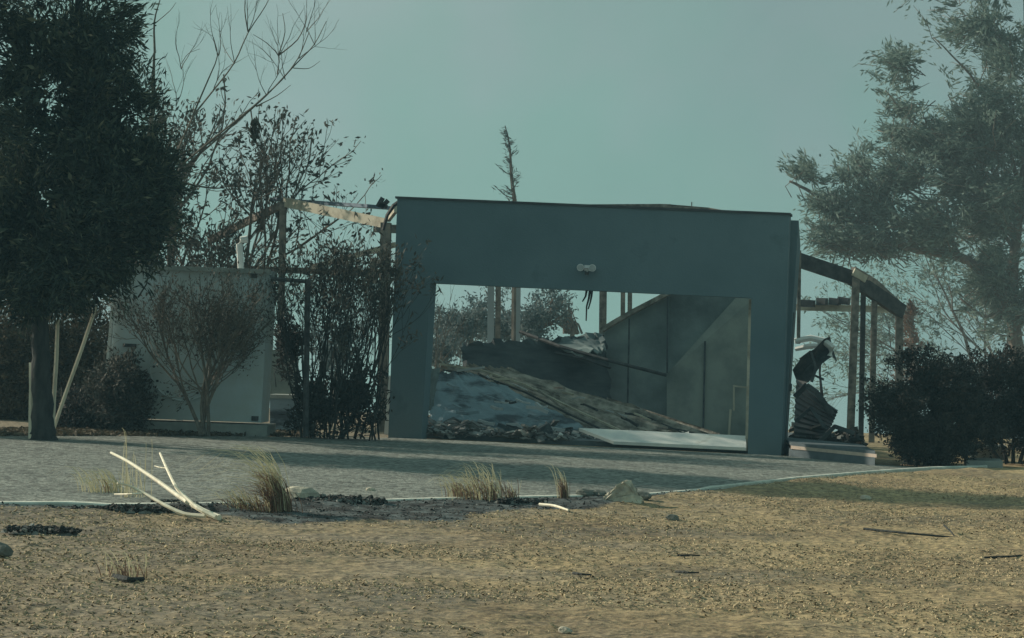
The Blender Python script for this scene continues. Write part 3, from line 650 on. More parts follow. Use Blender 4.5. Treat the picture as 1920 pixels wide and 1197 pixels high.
# 2 bare branched tree leaning out to the right behind it
def bare(seed, starts, depth, rat=.72, spread=.5, upb=.25, kids=(2,3), leafy=0, leaf=(.07,.03), rad_pow=.6, Lmin=.12, wind=(0,0,0)):
    """starts: list of (p, dir, length, radius). grows bare branches, returns MB branches, leaf quads"""
    r = np.random.RandomState(seed); m = MB(); tips = []; td = []
    def grow(p, d, Ln, rad, dep):
        n = 4; P = [p]; dd = d.copy()
        for i in range(n):
            dd = dd + r.normal(size=3)*.10 + np.array([0,0,upb*.18]) + np.array(wind)*.1; dd /= np.linalg.norm(dd); P.append(P[-1]+dd*Ln/n)
        re = rad*rad_pow; m.tube(P, np.linspace(rad, re, n+1), 5 if rad > .02 else 3)
        if dep == 0 or Ln < Lmin: tips.append(P[-1]); td.append(dd); tips.append(P[-2]); td.append(dd); return
        for k_ in range(r.randint(kids[0], kids[1]+1)):
            nd = dd + r.normal(size=3)*spread; nd /= np.linalg.norm(nd); s = P[r.randint(2, n+1)]
            grow(s, nd, Ln*rat*(.75+.5*r.rand()), re*.8, dep-1)
        grow(P[-1], dd, Ln*rat, re, dep-1)
    for p, d, Ln, rad in starts:
        d = np.array(tuple(d), float); d /= np.linalg.norm(d); grow(np.array(tuple(p), float), d, Ln, rad, depth)
    q = None
    if leafy:
        T = np.array(tips); Dd = np.array(td); n = len(T); P = np.repeat(T, leafy, 0) + r.normal(size=(n*leafy,3))*.06; A = np.repeat(Dd, leafy, 0) + r.normal(size=(n*leafy,3))*.6 + np.array([0,0,-.2])
        q = leafquads(r, P, A, *leaf)
    return m, q
def addpaths(m, paths, r=None):
    for pts, r0, r1 in paths:
        P = np.array([tuple(W(*p)) for p in pts]); tt = np.linspace(0, len(P)-1, (len(P)-1)*3+1)
        Q = np.stack([np.interp(tt, range(len(P)), P[:,i]) for i in range(3)], 1); Q[1:-1] = (Q[:-2]+2*Q[1:-1]+Q[2:])/4
        m.tube(Q, np.linspace(r0, r1, len(Q)), 5)
BY = 33.8
t = thing('bare_tree', W(250,806,BY), 'leafless tree with long bare limbs reaching up to the right behind the big evergreen', 'tree')
m = MB()
addpaths(m, [([(252,812,BY),(262,600,BY),(300,420,BY),(340,310,BY)], .08, .022),
  ([(340,310,BY),(400,260,BY),(470,205,BY),(530,150,BY),(560,110,BY),(580,60,BY)], .018, .006), ([(345,315,BY),(420,250,BY),(500,180,BY),(555,120,BY),(590,85,BY),(612,40,BY)], .017, .005),
  ([(330,290,BY),(360,220,BY),(400,170,BY),(440,120,BY),(465,60,BY),(500,10,BY),(520,-40,BY)], .017, .005), ([(360,220,BY),(390,150,BY),(410,105,BY),(400,70,BY)], .015, .005),
  ([(465,60,BY),(458,20,BY),(462,-30,BY)], .012, .005), ([(520,140,BY),(525,105,BY),(500,80,BY),(475,65,BY)], .012, .004), ([(522,105,BY),(536,60,BY),(530,25,BY)], .010, .004), ([(522,105,BY),(560,75,BY),(575,40,BY),(575,0,BY)], .012, .004),
  ([(550,128,BY),(580,130,BY),(600,115,BY)], .008, .003), ([(470,205,BY),(475,240,BY),(482,270,BY)], .012, .006), ([(480,200,BY),(520,180,BY),(545,160,BY)], .01, .004), ([(340,120,BY),(352,100,BY),(375,92,BY)], .006, .003),
  ([(290,100,BY),(288,40,BY),(300,0,BY)], .02, .008), ([(290,45,BY),(320,20,BY),(330,5,BY)], .008, .003), ([(262,600,BY),(272,400,BY),(285,230,BY),(289,100,BY)], .06, .02)])
st = []
rr = np.random.RandomState(77)
for (a, b) in ((465,60),(400,170),(560,110),(590,85),(500,180),(410,105),(440,120),(535,150),(522,105),(340,130),(330,200),(575,60)):
    for k_ in range(2): st.append((W(a,b,BY), (rr.normal()*.5+.25, rr.normal()*.4, .8), .42, .008))
mm, _ = bare(5, st, 2, .68, .45, .3, (1,2)); m.v += mm.v; m.f += [tuple(i+m.n for i in f) for f in mm.f]; m.n += mm.n
m.build('branches', M['pale_bark'], t)
m = MB(); rq = np.random.RandomState(3)
P = np.array([tuple(W(478+rq.normal()*5, 225+rq.rand()*45, BY)) for _ in range(60)]); m.quads(leafquads(rq, P, np.tile([.2,0,-1.],(60,1))+rq.normal(size=(60,3))*.3, .13, .05)); m.build('dead_leaf_spray', M['leaf_burnt'], t)

def burnt_tree(name, label, Yd, starts, depth, seed, leafy, leafmat, barkmat, cat='tree', **kw):
    base = starts[0][0]
    t = thing(name, Vector((base.x, base.y, gz(0, base.y))), label, cat, kw.pop('group', None))
    m, q = bare(seed, starts, depth, leafy=leafy, **kw); m.build('branches', barkmat, t)
    if q is not None: m2 = MB(); m2.quads(q); m2.build('leaves', leafmat, t)
    return t
Yb = 38.5
for i, (px, top, sd_, lb) in enumerate([(335,190,31,'tall scorched tree with curled leaves directly behind the white cabinet'),(425,235,32,'scorched tree with sparse curled leaves behind the right end of the white cabinet'),(300,150,33,'thin scorched tree beside the big evergreen crown')]):
    p = W(px, 830, Yb+i*.8); Ht = (p - W(px, top, Yb)).length
    starts = [(p, (.02,0,1), Ht*.34, .07)]
    burnt_tree('scorched_tree', lb, Yb, starts, 5, sd_, 3, M['leaf_burnt'], M['grey_bark'], rat=.70, spread=.5, upb=.4, leaf=(.11,.042), rad_pow=.72, kids=(2,3))
# 3 scorched bush in front of the cabinet
Yb = 32.4; p = W(378,816,Yb)
st = [(p+Vector((rr.normal()*.03,rr.normal()*.03,0)), (rr.normal()*.22-.03, rr.normal()*.15, 1), .86, .032) for _ in range(5)]
burnt_tree('scorched_bush', 'scorched brown bush with one short stem cluster in front of the white cabinet', Yb, st, 5, 41, 1, M['leaf_burnt'], M['pale_bark'], cat='bush', rat=.68, spread=.40, upb=.35, leaf=(.06,.02), rad_pow=.7, kids=(2,3))
# 4 dark multi-stem shrub left of garage
Yb = 33.6
for i,(px, hl, lb) in enumerate([(592,1.15,'dark burnt shrub of upright stems right of the black gate frame'),(655,1.1,'dark burnt shrub with upright leafy stems against the left garage pier')]):
    p = W(px,824,Yb); st = [(p+Vector((rr.normal()*.22,rr.normal()*.15,0)), (rr.normal()*.17, rr.normal()*.2, 1), hl, .017) for _ in range(14)]
    burnt_tree('burnt_shrub', lb, Yb, st, 4, 51+i, 2, M['leaf_burnt'], M['bark'], cat='shrub', rat=.68, spread=.26, upb=.5, leaf=(.10,.030), rad_pow=.7, kids=(1,2), group='burnt shrubs left of the garage')
# low dense base of shrubs
q, C_, D_ = crown(61, [(600,765,33.6,65,60,.5),(660,745,33.6,70,75,.5),(545,640,34.6,30,80,.4)], 330, 30, .13, .09, .03, bias=(0,0,.9), shell=0, gap=.40, gapscale=2.5)
tree('dense_shrub', W(640,824,33.7), 'thick blackened shrub filling the gap between gate frame and garage', 'shrub', q, M['leaf_hedge'], M['bark'], [([(640,826,33.7),(640,740,33.7),(620,600,33.7)], .03,.01), ([(640,826,33.7),(680,740,33.7),(700,600,33.7)], .03,.01)], twigs=(C_,D_,120,.008,.5))
# 5 small shrubs and brown hedge behind left
for i, (bx, by, rx, ry, Yh, sd_, lb, mt_) in enumerate([(15,680,100,140,36.5,71,'brown dry hedge bush at the far left edge behind the trunk','leaf_brown_hedge'),(140,685,100,140,36.8,72,'brown dry hedge bush behind the leaning stake','leaf_brown_hedge'),(-90,690,90,130,37,73,'brown hedge bush beyond the left edge of the view','leaf_brown_hedge'),(222,735,48,75,33,74,'small scorched bush at the left corner of the white cabinet','leaf_burnt'),(150,775,60,38,33.4,75,'low charred ground shrub behind the tree stakes','leaf_hedge')]):
    q, C_, D_ = crown(sd_, [(bx,by,Yh,rx,ry,.7),(bx+rx*.3,by+ry*.4,Yh,rx*.8,ry*.6,.6)], 900 if i < 3 else 260, 34, .15, .08, .03, shell=.2, bias=(0,0,.3))
    bp_ = W(bx, 812 if i > 2 else 800, Yh)
    tree('hedge_bush' if i < 3 else 'small_bush', Vector((bp_.x, bp_.y, 0)), lb, 'bush', q, M[mt_], M['grey_bark'], [([(bx,815,Yh),(bx+5,by,Yh)], .04,.01), ([(bx+8,815,Yh),(bx+30,by,Yh)], .03,.01), ([(bx-8,815,Yh),(bx-30,by-10,Yh)], .03,.01)], twigs=(C_,D_,110,.007,.4))
# tree stakes
for i, (a, b, c, d, Ys, rd, lb) in enumerate([(108,600,100,765,30.4,.03,'upright pale timber stake just right of the evergreen trunk'),(180,574,114,764,30.6,.027,'long pale stake leaning to the right beside the evergreen trunk'),(60,680,60,806,29.9,.05,'short thick pale stake left of the evergreen trunk'),(73,690,68,804,30.2,.03,'thin pale stake touching the left side of the evergreen trunk')]):
    p = W(a,b,Ys); q = W(c,d,Ys); e = q+(q-p).normalized()*.0; 
    if e.z > 0: e = q + (q-p)*(e.z/max((p-q).z,.1))
    m = MB(); m.tube([p, (p*2+e)/3+Vector((.008,0,0)), (p+e*2)/3, e], [rd*.9, rd, rd, rd*1.05], 7); tag(m.build('tree_stake', M['stake']), lb, 'stake', 'stakes around the evergreen trunk')

# 7 thin wind-bent conifer beyond the roof
Yc = 62.0
def thin_conifer(name, px, top, Yc, label, seed, leafmat, wpx=40, lean=0, mats='grey_bark', bot=420, NL=22, nb=34):
    r = np.random.RandomState(seed); base = W(px+lean*.2, 700, Yc); base.z = gz(0, Yc)
    t = thing(name, base, label, 'tree'); m = MB(); P = [base] + [W(px+lean*(1-s)**2*-1+2*math.sin(s*9), top+(bot-top)*s, Yc) for s in np.linspace(1,0,9)]
    m.tube(P, np.linspace(.09,.015,len(P)), 6); Q = []
    for s in np.linspace(.06,1.4,nb):
        y = top+(bot-top)*s; c = W(px-lean*(1-min(s,1))**2, y, Yc)
        ln = (.2+wpx*(s**.8))*Yc/F*(.5+.8*r.rand()); an = math.pi*.5*r.rand()*(1 if r.rand()<.5 else -1) + (math.pi if r.rand()<.62 else 0)
        d = np.array([math.cos(an), math.sin(an)*.8, .35+.3*r.rand()]); e = np.array(tuple(c))+d*ln
        mid = (np.array(tuple(c))+e)/2+np.array([0,0,-.1*ln]); m.tube([tuple(c), mid, e], [.018,.014,.008], 3)
        tt = r.rand(NL)[:,None]; pp = np.array(tuple(c))*(1-tt)+e*tt + r.normal(size=(NL,3))*.05; Q.append(leafquads(r, pp, np.tile(d,(NL,1))+r.normal(size=(NL,3))*.4, .15, .022))
    m.build('trunk', M[mats], t); m = MB(); m.quads(np.concatenate(Q)); m.build('crown', M[leafmat], t); return t
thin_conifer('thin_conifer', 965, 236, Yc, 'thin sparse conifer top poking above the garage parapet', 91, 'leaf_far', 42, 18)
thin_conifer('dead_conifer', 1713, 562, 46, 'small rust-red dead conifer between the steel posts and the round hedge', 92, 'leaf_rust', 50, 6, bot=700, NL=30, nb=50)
# 8 trees seen through the opening
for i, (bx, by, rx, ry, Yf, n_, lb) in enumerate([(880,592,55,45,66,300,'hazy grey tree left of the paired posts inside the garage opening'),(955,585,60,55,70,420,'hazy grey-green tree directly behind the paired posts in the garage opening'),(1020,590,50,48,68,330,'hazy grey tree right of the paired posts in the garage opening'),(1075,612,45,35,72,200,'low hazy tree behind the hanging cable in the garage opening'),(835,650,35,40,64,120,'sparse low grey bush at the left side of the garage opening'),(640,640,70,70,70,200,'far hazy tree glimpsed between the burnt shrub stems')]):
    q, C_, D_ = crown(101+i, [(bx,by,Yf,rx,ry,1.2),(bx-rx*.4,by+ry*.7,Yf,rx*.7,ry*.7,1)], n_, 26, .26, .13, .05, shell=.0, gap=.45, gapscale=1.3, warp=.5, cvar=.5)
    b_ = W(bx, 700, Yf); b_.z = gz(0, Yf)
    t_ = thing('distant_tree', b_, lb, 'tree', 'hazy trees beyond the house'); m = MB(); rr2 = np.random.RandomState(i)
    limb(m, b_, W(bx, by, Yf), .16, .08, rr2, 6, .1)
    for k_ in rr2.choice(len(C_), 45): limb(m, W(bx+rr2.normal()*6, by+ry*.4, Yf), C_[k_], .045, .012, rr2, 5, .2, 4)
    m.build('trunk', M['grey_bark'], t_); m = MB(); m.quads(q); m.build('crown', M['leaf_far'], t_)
p = W(835,700,60); p.z = gz(0,60)
burnt_tree('bare_sapling', 'leafless grey sapling at the left inside edge of the garage opening', 60, [(p,(.1,0,1),1.7,.05),(p,(.25,0,1),1.5,.04)], 4, 111, 0, None, M['grey_bark'], rat=.68, spread=.4, upb=.3, kids=(2,3))

# 9 big feathery tree right
RY = 47.0
bl = [(1650,400,RY,80,50,.9),(1740,400,RY,90,60,1.1),(1620,455,RY,80,30,.7),(1570,440,RY,50,26,.6),(1690,250,RY,60,50,.9),(1880,380,RY,110,160,1.8),(1900,560,RY,90,70,1.2),(1780,280,RY,110,60,1.2),(1520,338,RY,60,36,.7),(1500,345,RY,40,26,.5),(1590,318,RY,55,42,.8),(1640,370,RY,60,45,.8),(1560,372,RY,60,35,.7),(1590,320,RY,55,42,.8),(1560,385,RY,85,42,.8),(1640,360,RY,70,60,1.),(1700,330,RY,80,60,1.2),
      (1690,110,RY,50,45,.9),(1680,175,RY,52,40,.9),(1720,215,RY,75,50,1.1),(1790,170,RY,110,80,1.5),(1760,60,RY,50,40,.8),(1850,60,RY,110,75,1.5),(1830,240,RY,120,70,1.6),(1800,340,RY,130,80,1.6),
      (1900,150,RY,90,120,1.6),(1910,330,RY,90,110,1.6),(1780,440,RY,150,55,1.5),(1890,450,RY,90,70,1.5),(1620,440,RY,70,40,.9),(1590,480,RY,22,36,.4),(1540,410,RY,30,34,.5),(1980,250,RY,110,250,2),(1800,-40,RY,140,60,1.6),(1850,530,RY,90,50,1.2),(1990,520,RY,110,90,1.4)]
q, C9, D9 = crown(121, bl, 7000, 30, .17, .15, .036, bias=(-.5,0,.1), gap=.455, gapscale=2.5, zs=1.3, warp=.4, cvar=.6, shell=.0, rnd=.35, spray=1.7, out_w=.45)
tree('feathery_tree', Vector((W(1905,700,RY).x, RY, gz(0,RY))), 'large feathery grey-green tree leaning in from the right edge', 'tree', q, M['leaf_grey'], M['grey_bark'],
     [([(1912,700,RY),(1905,640,RY),(1895,560,RY),(1905,450,RY),(1925,300,RY),(1930,120,RY),(1920,-40,RY)], .17, .05), ([(1900,600,RY),(1860,520,RY),(1800,480,RY),(1720,470,RY),(1640,440,RY),(1580,400,RY),(1520,360,RY),(1480,340,RY)], .12, .025),
      ([(1905,450,RY),(1860,360,RY),(1780,290,RY),(1700,220,RY),(1660,170,RY)], .07, .015), ([(1915,360,RY),(1880,240,RY),(1820,140,RY),(1750,70,RY)], .05, .012), ([(1800,480,RY),(1760,400,RY),(1690,350,RY),(1610,310,RY)], .04, .012),
      ([(1640,440,RY),(1600,450,RY),(1590,500,RY)], .03, .012), ([(1895,560,RY),(1850,600,RY),(1800,560,RY)], .05, .02), ([(1880,600,RY),(1910,480,RY),(1870,420,RY),(1850,330,RY)], .07,.02), ([(1720,470,RY),(1680,400,RY),(1650,340,RY)], .05, .015)], twigs=(C9,D9,900,.012,.9))
# sparse fine tree below it
p = W(1860,720,52); p.z = gz(0,52)
burnt_tree('sparse_tree', 'sparse fine-twigged tree under the feathery tree above the hedge', 52, [(p,(-.15,0,1),2.0,.08),(p,(.2,0,1),2.0,.07),(p,(-.5,0,.9),2.0,.06)], 5, 131, 3, M['leaf_grey'], M['grey_bark'], rat=.70, spread=.45, upb=.1, kids=(2,3), leaf=(.12,.035), wind=(-.3,0,-.1))
# 11 round hedges right
for i, (bs, lb, n_, bx) in enumerate([([(1730,745,33.6,115,90,.95),(1715,780,33.5,105,55,.9),(1790,800,33.6,100,60,.9),(1745,838,33.4,82,36,.6)], 'dark rounded charred hedge bush right of the concrete platform', 1250, 1735),
                            ([(1880,730,35.2,110,82,1.0),(1950,780,35.2,110,90,1.),(1860,790,35.2,50,45,.6)], 'dusty dark hedge bush at the right edge under the feathery tree', 900, 1900)]):
    q, C_, D_ = crown(141+i, bs, int(n_*1.3), 40, .12, .055, .026, shell=.3, bias=(0,0,.1), rnd=.9, spray=.55, gap=.30, gapscale=3)
    p = W(bx, 870 if i == 0 else 850, bs[0][2]); p.z = 0
    tree('round_bush', p, lb, 'bush', q, M['leaf_hedge'], M['bark'], [([(bx+k_*12,884-14*i,bs[0][2]),(bx+k_*25,820,bs[0][2]),(bx+k_*45,760,bs[0][2])], .035,.01) for k_ in (-2,-1,0,1,2)], twigs=(C_,D_,240,.006,.35))
# stepping slabs and pot at right
for i, (x0, y0, x1, y1, lb) in enumerate([(1822,846,1888,856,'pale flat stone slab, upper one of the two beside the right bush'),(1812,862,1880,870,'pale flat stone slab, lower one of the two beside the right bush')]):
    a = G(x0, y1+6); b = G(x1, y1+8); m = MB(); z0 = .12*(2-i)-.02; m.prism([Vector((a.x,a.y,0)), Vector((b.x,b.y,0)), Vector((b.x,b.y,z0)), Vector((a.x,a.y,z0))], (.03,.5,.02)); tag(m.build('stone_slab', M['plinth']), lb, 'slab', 'stone slabs')
def rock(px, py, sx, sy, sz, mt, label, seed, name='rock', group=None, pk=0):
    c = GG(px, py); r = np.random.RandomState(seed); bm = bmesh.new(); bmesh.ops.create_icosphere(bm, subdivisions=2, radius=1)
    for v_ in bm.verts:
        n_ = 1 + .35*(vnoise(np.array(v_.co.x*1.3+seed), np.array(v_.co.y*1.3+v_.co.z*1.7), seed)-.5); v_.co = v_.co*float(n_)
        # chop with random planes for facets
    for k_ in range(7):
        d = Vector(r.normal(size=3)).normalized(); lim = .62+.2*r.rand()
        for v_ in bm.verts:
            e = v_.co.dot(d)
            if e > lim: v_.co -= d*(e-lim)
    V = [Vector((v_.co.x*sx/2 + pk*v_.co.z*sx/2, v_.co.y*sy/2, v_.co.z*sz/2+sz*.28))+c for v_ in bm.verts]; f = [tuple(v_.index for v_ in f_.verts) for f_ in bm.faces]; bm.free()
    m = MB(); m.arr(V, f); return tag(m.build(name, mt), label, 'rock', group)
# pale boulder: a wedge
c = GG(1166, 937); m = MB()
vs = [(-.30,-.12,-.05),(.24,-.16,-.05),(.32,.14,-.05),(-.22,.16,-.05),(-.24,-.07,.05),(.0,-.09,.27),(.10,.02,.29),(.22,.06,.13),(-.16,.10,.10),(.17,-.10,.11)]
f = [(0,1,2,3)[::-1],(0,4,5),(0,5,9),(0,9,1),(1,9,2),(9,7,2),(9,6,7),(9,5,6),(4,8,6),(4,6,5),(0,3,8),(0,8,4),(3,2,7),(3,7,8),(8,7,6)]
bm = bmesh.new(); bv = [bm.verts.new(Vector(v_)*.72) for v_ in vs]
for x in f:
    try: bm.faces.new([bv[i] for i in x])
    except Exception: pass
bmesh.ops.recalc_face_normals(bm, faces=bm.faces); bmesh.ops.bevel(bm, geom=bm.edges[:], offset=.012, segments=1, affect='EDGES'); bmesh.ops.subdivide_edges(bm, edges=bm.edges[:], cuts=2, use_grid_fill=True)
rb = np.random.RandomState(4)
for v_ in bm.verts: v_.co += Vector(rb.normal(size=3))*.006
bm.verts.index_update(); m.arr([v_.co+c for v_ in bm.verts], [tuple(v_.index for v_ in f_.verts) for f_ in bm.faces]); bm.free()
tag(m.build('rock', M['rock']), 'pale wedge-shaped rock with a sunlit left face, biggest at the drive edge', 'rock')
for i, (px, py, s, mt_, lb) in enumerate([(1100,932,.16,'dark_rock','small dark stone left of the pale wedge rock'),(1126,932,.13,'dark_rock','dark stone touching the left foot of the pale wedge rock'),(1202,936,.17,'dark_rock','flat dark stone at the right foot of the pale wedge rock'),(695,921,.08,'rock','small white stone lying alone on the gravel drive'),(1623,937,.09,'rock','small white stone on the brown dirt right of the drive edge'),(-4,1042,.15,'dark_rock','dark flat stone cut by the left edge of the picture'),(1058,1187-0,.06,'rock','small pale pebble at the bottom of the picture centre'),(1260,975,.09,'dark_rock','flat brown clod in the dirt below the wedge rock'),(560,944,.28,'rock','pale stone half hidden right of the russet grass tuft'),(185,790,.2,'dark_rock','grey stone on the bed left of the white cabinet')]):
    rock(px, py, s*1.5, s*1.1, s*.75, M[mt_], lb, 200+i, group='loose stones')

# ------------------------------------------------------------------ foreground bits
# bleached fallen branch
Yw = GG(405,972)
br = thing('bleached_branch', Yw, 'bleached white forked dead branch lying at the edge of the drive', 'branch')
def gp(px, py, hgt):                             # point hgt above ground at this pixel
    p = G(px, py, hgt); return p
m = MB()
def path(m, pts, r0, r1, k=6):
    P = np.array([tuple(gp(*p)) for p in pts]); tt = np.linspace(0, len(P)-1, (len(P)-1)*3+1)
    Q = np.stack([np.interp(tt, range(len(P)), P[:,i]) for i in range(3)], 1); Q[1:-1] = (Q[:-2]+2*Q[1:-1]+Q[2:])/4; m.tube(Q, np.linspace(r0,r1,len(Q))*1.12, k)
path(m, [(411,971,.05),(380,958,.08),(335,931,.16),(300,905,.24),(240,865,.37),(208,849,.42)], .023, .010)
path(m, [(405,970,.06),(370,953,.12),(345,930,.20),(327,910,.28)], .018, .009)
path(m, [(350,942,.13),(330,915,.20),(313,880,.31),(300,850,.39)], .015, .009)
path(m, [(312,878,.315),(300,877,.31),(290,874,.31)], .007, .004)
path(m, [(385,968,.06),(345,965,.06),(310,948,.12),(270,925,.2),(245,912,.25),(220,906,.28)], .017, .008)
path(m, [(265,926,.2),(240,927,.19),(215,927,.16)], .010, .006)
m.build('wood', M['bleached'], br)
for i, (pts, r_, lb) in enumerate([([(1012,946,.04),(1040,948,.05),(1066,957,.04)], .014, 'short white curved stick on the burnt strip'),([(1620,992,.03),(1700,1000,.04),(1810,1010,.02)], .012, 'long thin dark twig lying on the dirt at right'),([(1770,985,.10),(1786,1000,.05),(1790,1008,.02)], .008, 'short dark twig crossing the long twig at right'),([(1845,1046,.02),(1890,1044,.03),(1935,1040,.03)], .01, 'thin brown twig at the right edge of the dirt'),([(215,1082,.03),(240,1088,.04),(268,1086,.03)], .022, 'short charred stick in the dirt at lower left'),([(1270,1042,.02),(1295,1041,.03),(1312,1042,.02)], .009, 'small dark twig on the dirt right of centre'),([(1268,1072,.02),(1290,1074,.03),(1310,1074,.02)], .009, 'small dark twig below the one right of centre'),([(1075,1075,.03),(1090,1077,.04),(1108,1078,.02)], .010, 'tiny dark twig on the dirt near the centre')]):
    m = MB(); path(m, pts, r_, r_*.6); tag(m.build('stick', M['bleached'] if i == 0 else M['bark']), lb, 'stick', 'loose sticks and twigs')
# grass tufts
def tuft(px, py, n, hgt, bend, spreadx, lb, seed, red=.5, rad=.10):
    r = np.random.RandomState(seed); c = GG(px, py); t = thing('grass_tuft', c, lb, 'grass tuft', 'dry grass tufts on the burnt strip')
    for nm, mt_, cnt, hh, bd, rw in (('blond_blades', 'grass', int(n*(1-red)), hgt, bend, .0030), ('russet_base', 'grass_red', int(n*red), hgt*.6, bend*.3, .004)):
        Q = []
        for i in range(cnt):
            p = np.array(tuple(c))+np.array([r.normal()*rad, r.normal()*rad*.7, 0]); H = hh*(.5+.7*r.rand()); b = bd*(.1+1.1*r.rand()); yb = r.normal()*.25*H
            sx = spreadx*r.normal()*H; s = np.linspace(0,1,7)[:,None]
            P = p + np.concatenate([s*sx - b*s**1.7, s*yb, H*np.sin(s*math.pi*(.5+.22*min(b/max(hgt,.1),1.4)))], 1)
            wv = rw*(1.15-.7*s); side_ = np.array([.7,.7,0.])*wv + np.array([0,0,.3])*wv
            A = P-side_; B = P+side_
            Q.append(np.stack([A[:-1],B[:-1],B[1:],A[1:]],1))
        if Q: 
            m = MB()
            for q_ in Q:                           # strips share vertices per blade
                k_ = len(q_); V = np.concatenate([q_[:,0], q_[-1:,3], q_[:,1], q_[-1:,2]]); m.arr(V, [(i, i+k_+1, i+k_+2, i+1) for i in range(k_)])
            m.build(nm, M[mt_], t)
tuft(526, 962, 230, .50, .95, .05, 'russet grass tuft with long blond blades arching left, right of the bleached branch', 301, .66, .05)
tuft(470, 960, 120, .2, .5, .1, 'low singed grass tuft between the bleached branch and the russet tuft', 302, .55, .10)
tuft(915, 940, 150, .33, .42, -.15, 'wide brown singed grass tuft left of the upright burnt stalk', 303, .55, .12)
tuft(870, 936, 110, .22, .3, -.1, 'low blond and brown grass tuft in the middle of the drive edge', 304, .5, .09)
tuft(1056, 936, 60, .30, .22, -.05, 'narrow dark upright grass stalk left of the wedge rock', 305, .7, .025)
tuft(205, 925, 90, .2, .35, .2, 'faint blond grass tuft left of the bleached branch', 306, .1, .12)
tuft(960, 940, 50, .18, .05, .3, 'small grey brown tuft just right of the wide singed tuft', 307, .8, .03)
tuft(248, 935, 16, .55, .03, .02, 'few tall thin pale stalks standing behind the bleached branch', 308, .0, .10)
tuft(240, 1084, 40, .14, .1, .3, 'small dry tuft by the charred stick at lower left', 309, .6, .06)
# litter: stuff
def litter(name, n, seed, mt, label, region, smin, smax, flat=.35, char=False, straw=.5):
    r = np.random.RandomState(seed); 
    y = 10+ (region[1]-10)*r.rand(n*2)**1.25; x = (-.36*y-.8) + r.rand(n*2)*(.58*y+1.6)
    ok = y < kerb_y(x)-.05
    c = char_mask(x, y); ok &= (c > .6) if char else (c < .75)
    ok &= char | (fbm(x*.45+20, y*.8+20, 31, 4) > .28+.30*r.rand(n*2))
    x = x[ok][:n]; y = y[ok][:n]; n = len(x); z = hz(x, y)
    s = smin+(smax-smin)*r.rand(n)**2.2; ln = s*(1+2.2*straw*r.rand(n)); an = r.rand(n)*6.28
    ax = np.stack([np.cos(an), np.sin(an), r.normal(size=n)*flat], 1); bx = np.stack([-np.sin(an), np.cos(an), r.normal(size=n)*flat], 1)
    C = np.stack([x, y, z+s*.25], 1); nrm = np.cross(ax, bx)
    # low pyramid chips: 4 base + apex
    b1 = C-ax*ln[:,None]/2; b2 = C+bx*s[:,None]*.4; b3 = C+ax*ln[:,None]/2; b4 = C-bx*s[:,None]*.4; tp_ = C+nrm*(s*.35)[:,None]
    V = np.stack([b1,b2,b3,b4,tp_], 1).reshape(-1,3); i = np.arange(n)[:,None]*5
    f = np.concatenate([np.concatenate([i+1,i+0,i+4],1), np.concatenate([i+2,i+1,i+4],1), np.concatenate([i+3,i+2,i+4],1), np.concatenate([i+0,i+3,i+4],1)])
    m = MB(); m.arr(V, f.tolist()); return tag(m.build(name, mt, origin=(0,0,0)), label, 'litter', kind='stuff')
litter('dry_mulch', 110000, 401, M['litter'], 'tan dry wood chips and straw covering the foreground dirt', (0, 30), .004, .025, flat=.36)
litter('charred_mulch', 42000, 402, M['litter_dark'], 'black and ash-grey charred mulch on the strip beside the drive', (0, 30), .006, .030, char=True)
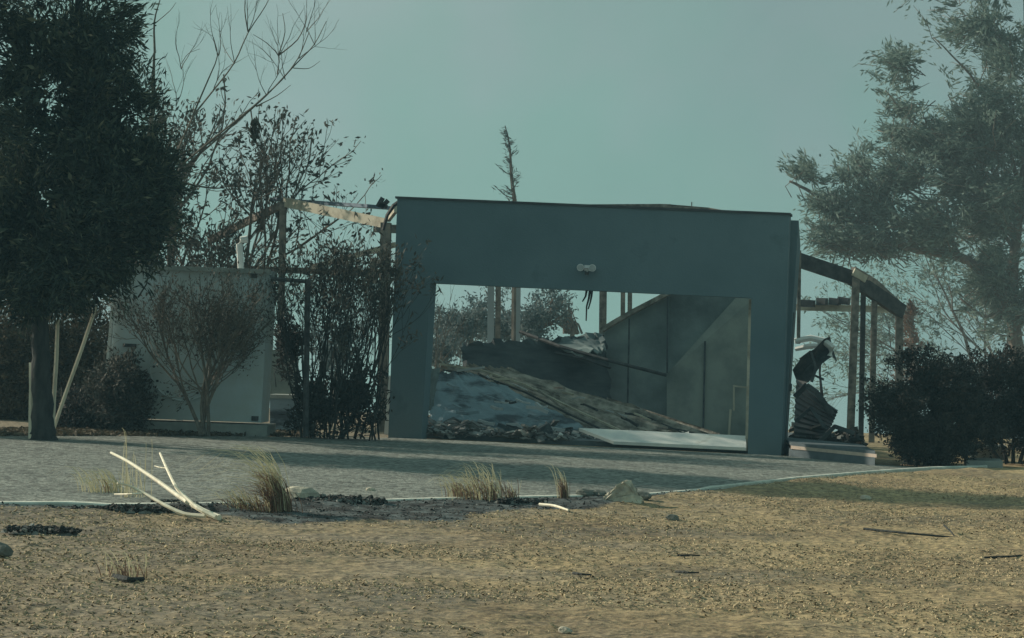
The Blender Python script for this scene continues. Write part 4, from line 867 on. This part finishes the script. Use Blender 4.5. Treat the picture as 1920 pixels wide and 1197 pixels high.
# charred lumps at the drive edge
r = np.random.RandomState(12)
for i, (px, py, s, lb) in enumerate([(600,946,.30,'black charred clump right of the russet grass tuft'),(655,944,.34,'wide black charred clump left of the wide singed tuft'),(190,962,.26,'black charred clump at the left end of the burnt strip'),(265,960,.28,'black charred clump behind the bleached branch'),(80,1000,.26,'low dark charred clump in the dirt at the far left'),(318,944,.16,'small black charred stump inside the fork of the bleached branch'),(980,944,.24,'black charred clump left of the upright stalk')]):
    c = GG(px, py); m = MB()
    a_ = np.linspace(0, 2*np.pi, 19)[:-1]; rg_ = [(1.12,-.02),(1.0,.05),(.75,.10),(.4,.13)]
    vs = [c+Vector((math.cos(t)*s*k1*(1+.12*math.sin(3*t+i)), math.sin(t)*s*.42*k1, s*k2*(1+.3*math.sin(5*t*k1+i)))) for k1, k2 in rg_ for t in a_] + [c+Vector((0,0,s*.14))]
    m.arr(vs, [(j*18+q, j*18+(q+1)%18, (j+1)*18+(q+1)%18, (j+1)*18+q) for j in range(3) for q in range(18)] + [(54+q, 54+(q+1)%18, 72) for q in range(18)] + [tuple(range(17,-1,-1))])
    for k_ in range(420):
        p = c + Vector((max(-.95,min(.95,r.normal()*.5))*s, max(-.4,min(.4,r.normal()*.25))*s, s*.03+min(abs(r.normal()),1.6)*s*.08)); sz = s*(.04+.07*r.rand()); chunk(m, p, (sz*1.7, sz, sz*.7), r)
    tag(m.build('charred_clump', M['litter_dark']), lb, 'charred clump', 'charred clumps on the burnt strip')

# dead leaves on the bed between drive and cabinet
m = MB(); r = np.random.RandomState(14)
n = 5000; px = -40+600*r.rand(n); py = 806+13*r.rand(n)
P = np.array([tuple(G(a,b)) for a,b in zip(px,py)]); P[:,2] = .01+.03*r.rand(n); m.quads(leafquads(r, P, r.normal(size=(n,3))*np.array([1,1,.3]), .09, .05))
tag(m.build('leaf_litter', M['leaf_brown_hedge'], origin=(0,0,0)), 'brown dead leaves along the back edge of the drive', 'leaf litter', kind='stuff')

# ------------------------------------------------------------------ haze
m = MB(); m.box((0,105,-2), 340, 280, 60)
hm = bpy.data.materials.new('haze'); hm.use_nodes = True; t = hm.node_tree; t.nodes.clear()
ou = t.nodes.new('ShaderNodeOutputMaterial'); pv = t.nodes.new('ShaderNodeVolumePrincipled'); t.links.new(pv.outputs[0], ou.inputs['Volume'])
pv.inputs['Color'].default_value = (.42,.80,1,1); pv.inputs['Density'].default_value = .0011
tag(m.build('haze', hm, origin=(0,105,-32)), 'thin pale smoke haze in the air', 'haze', kind='stuff')

# smoke drifting round the right-hand tree
bm = bmesh.new(); bmesh.ops.create_icosphere(bm, subdivisions=4, radius=1)
c = W(1900,420,43)
m = MB(); m.arr([Vector((v_.co.x*6.5, v_.co.y*7.5, v_.co.z*6.0)) + c for v_ in bm.verts], [tuple(v_.index for v_ in f_.verts) for f_ in bm.faces]); bm.free()
sk = bpy.data.materials.new('smoke'); sk.use_nodes = True; t = sk.node_tree; t.nodes.clear()
ou = t.nodes.new('ShaderNodeOutputMaterial'); pv = t.nodes.new('ShaderNodeVolumePrincipled'); t.links.new(pv.outputs[0], ou.inputs['Volume'])
pv.inputs['Color'].default_value = (.75,.92,1,1); pv.inputs['Density'].default_value = .006
tag(m.build('smoke', sk, origin=c), 'faint smoke drifting around the feathery tree at right', 'smoke', kind='stuff')
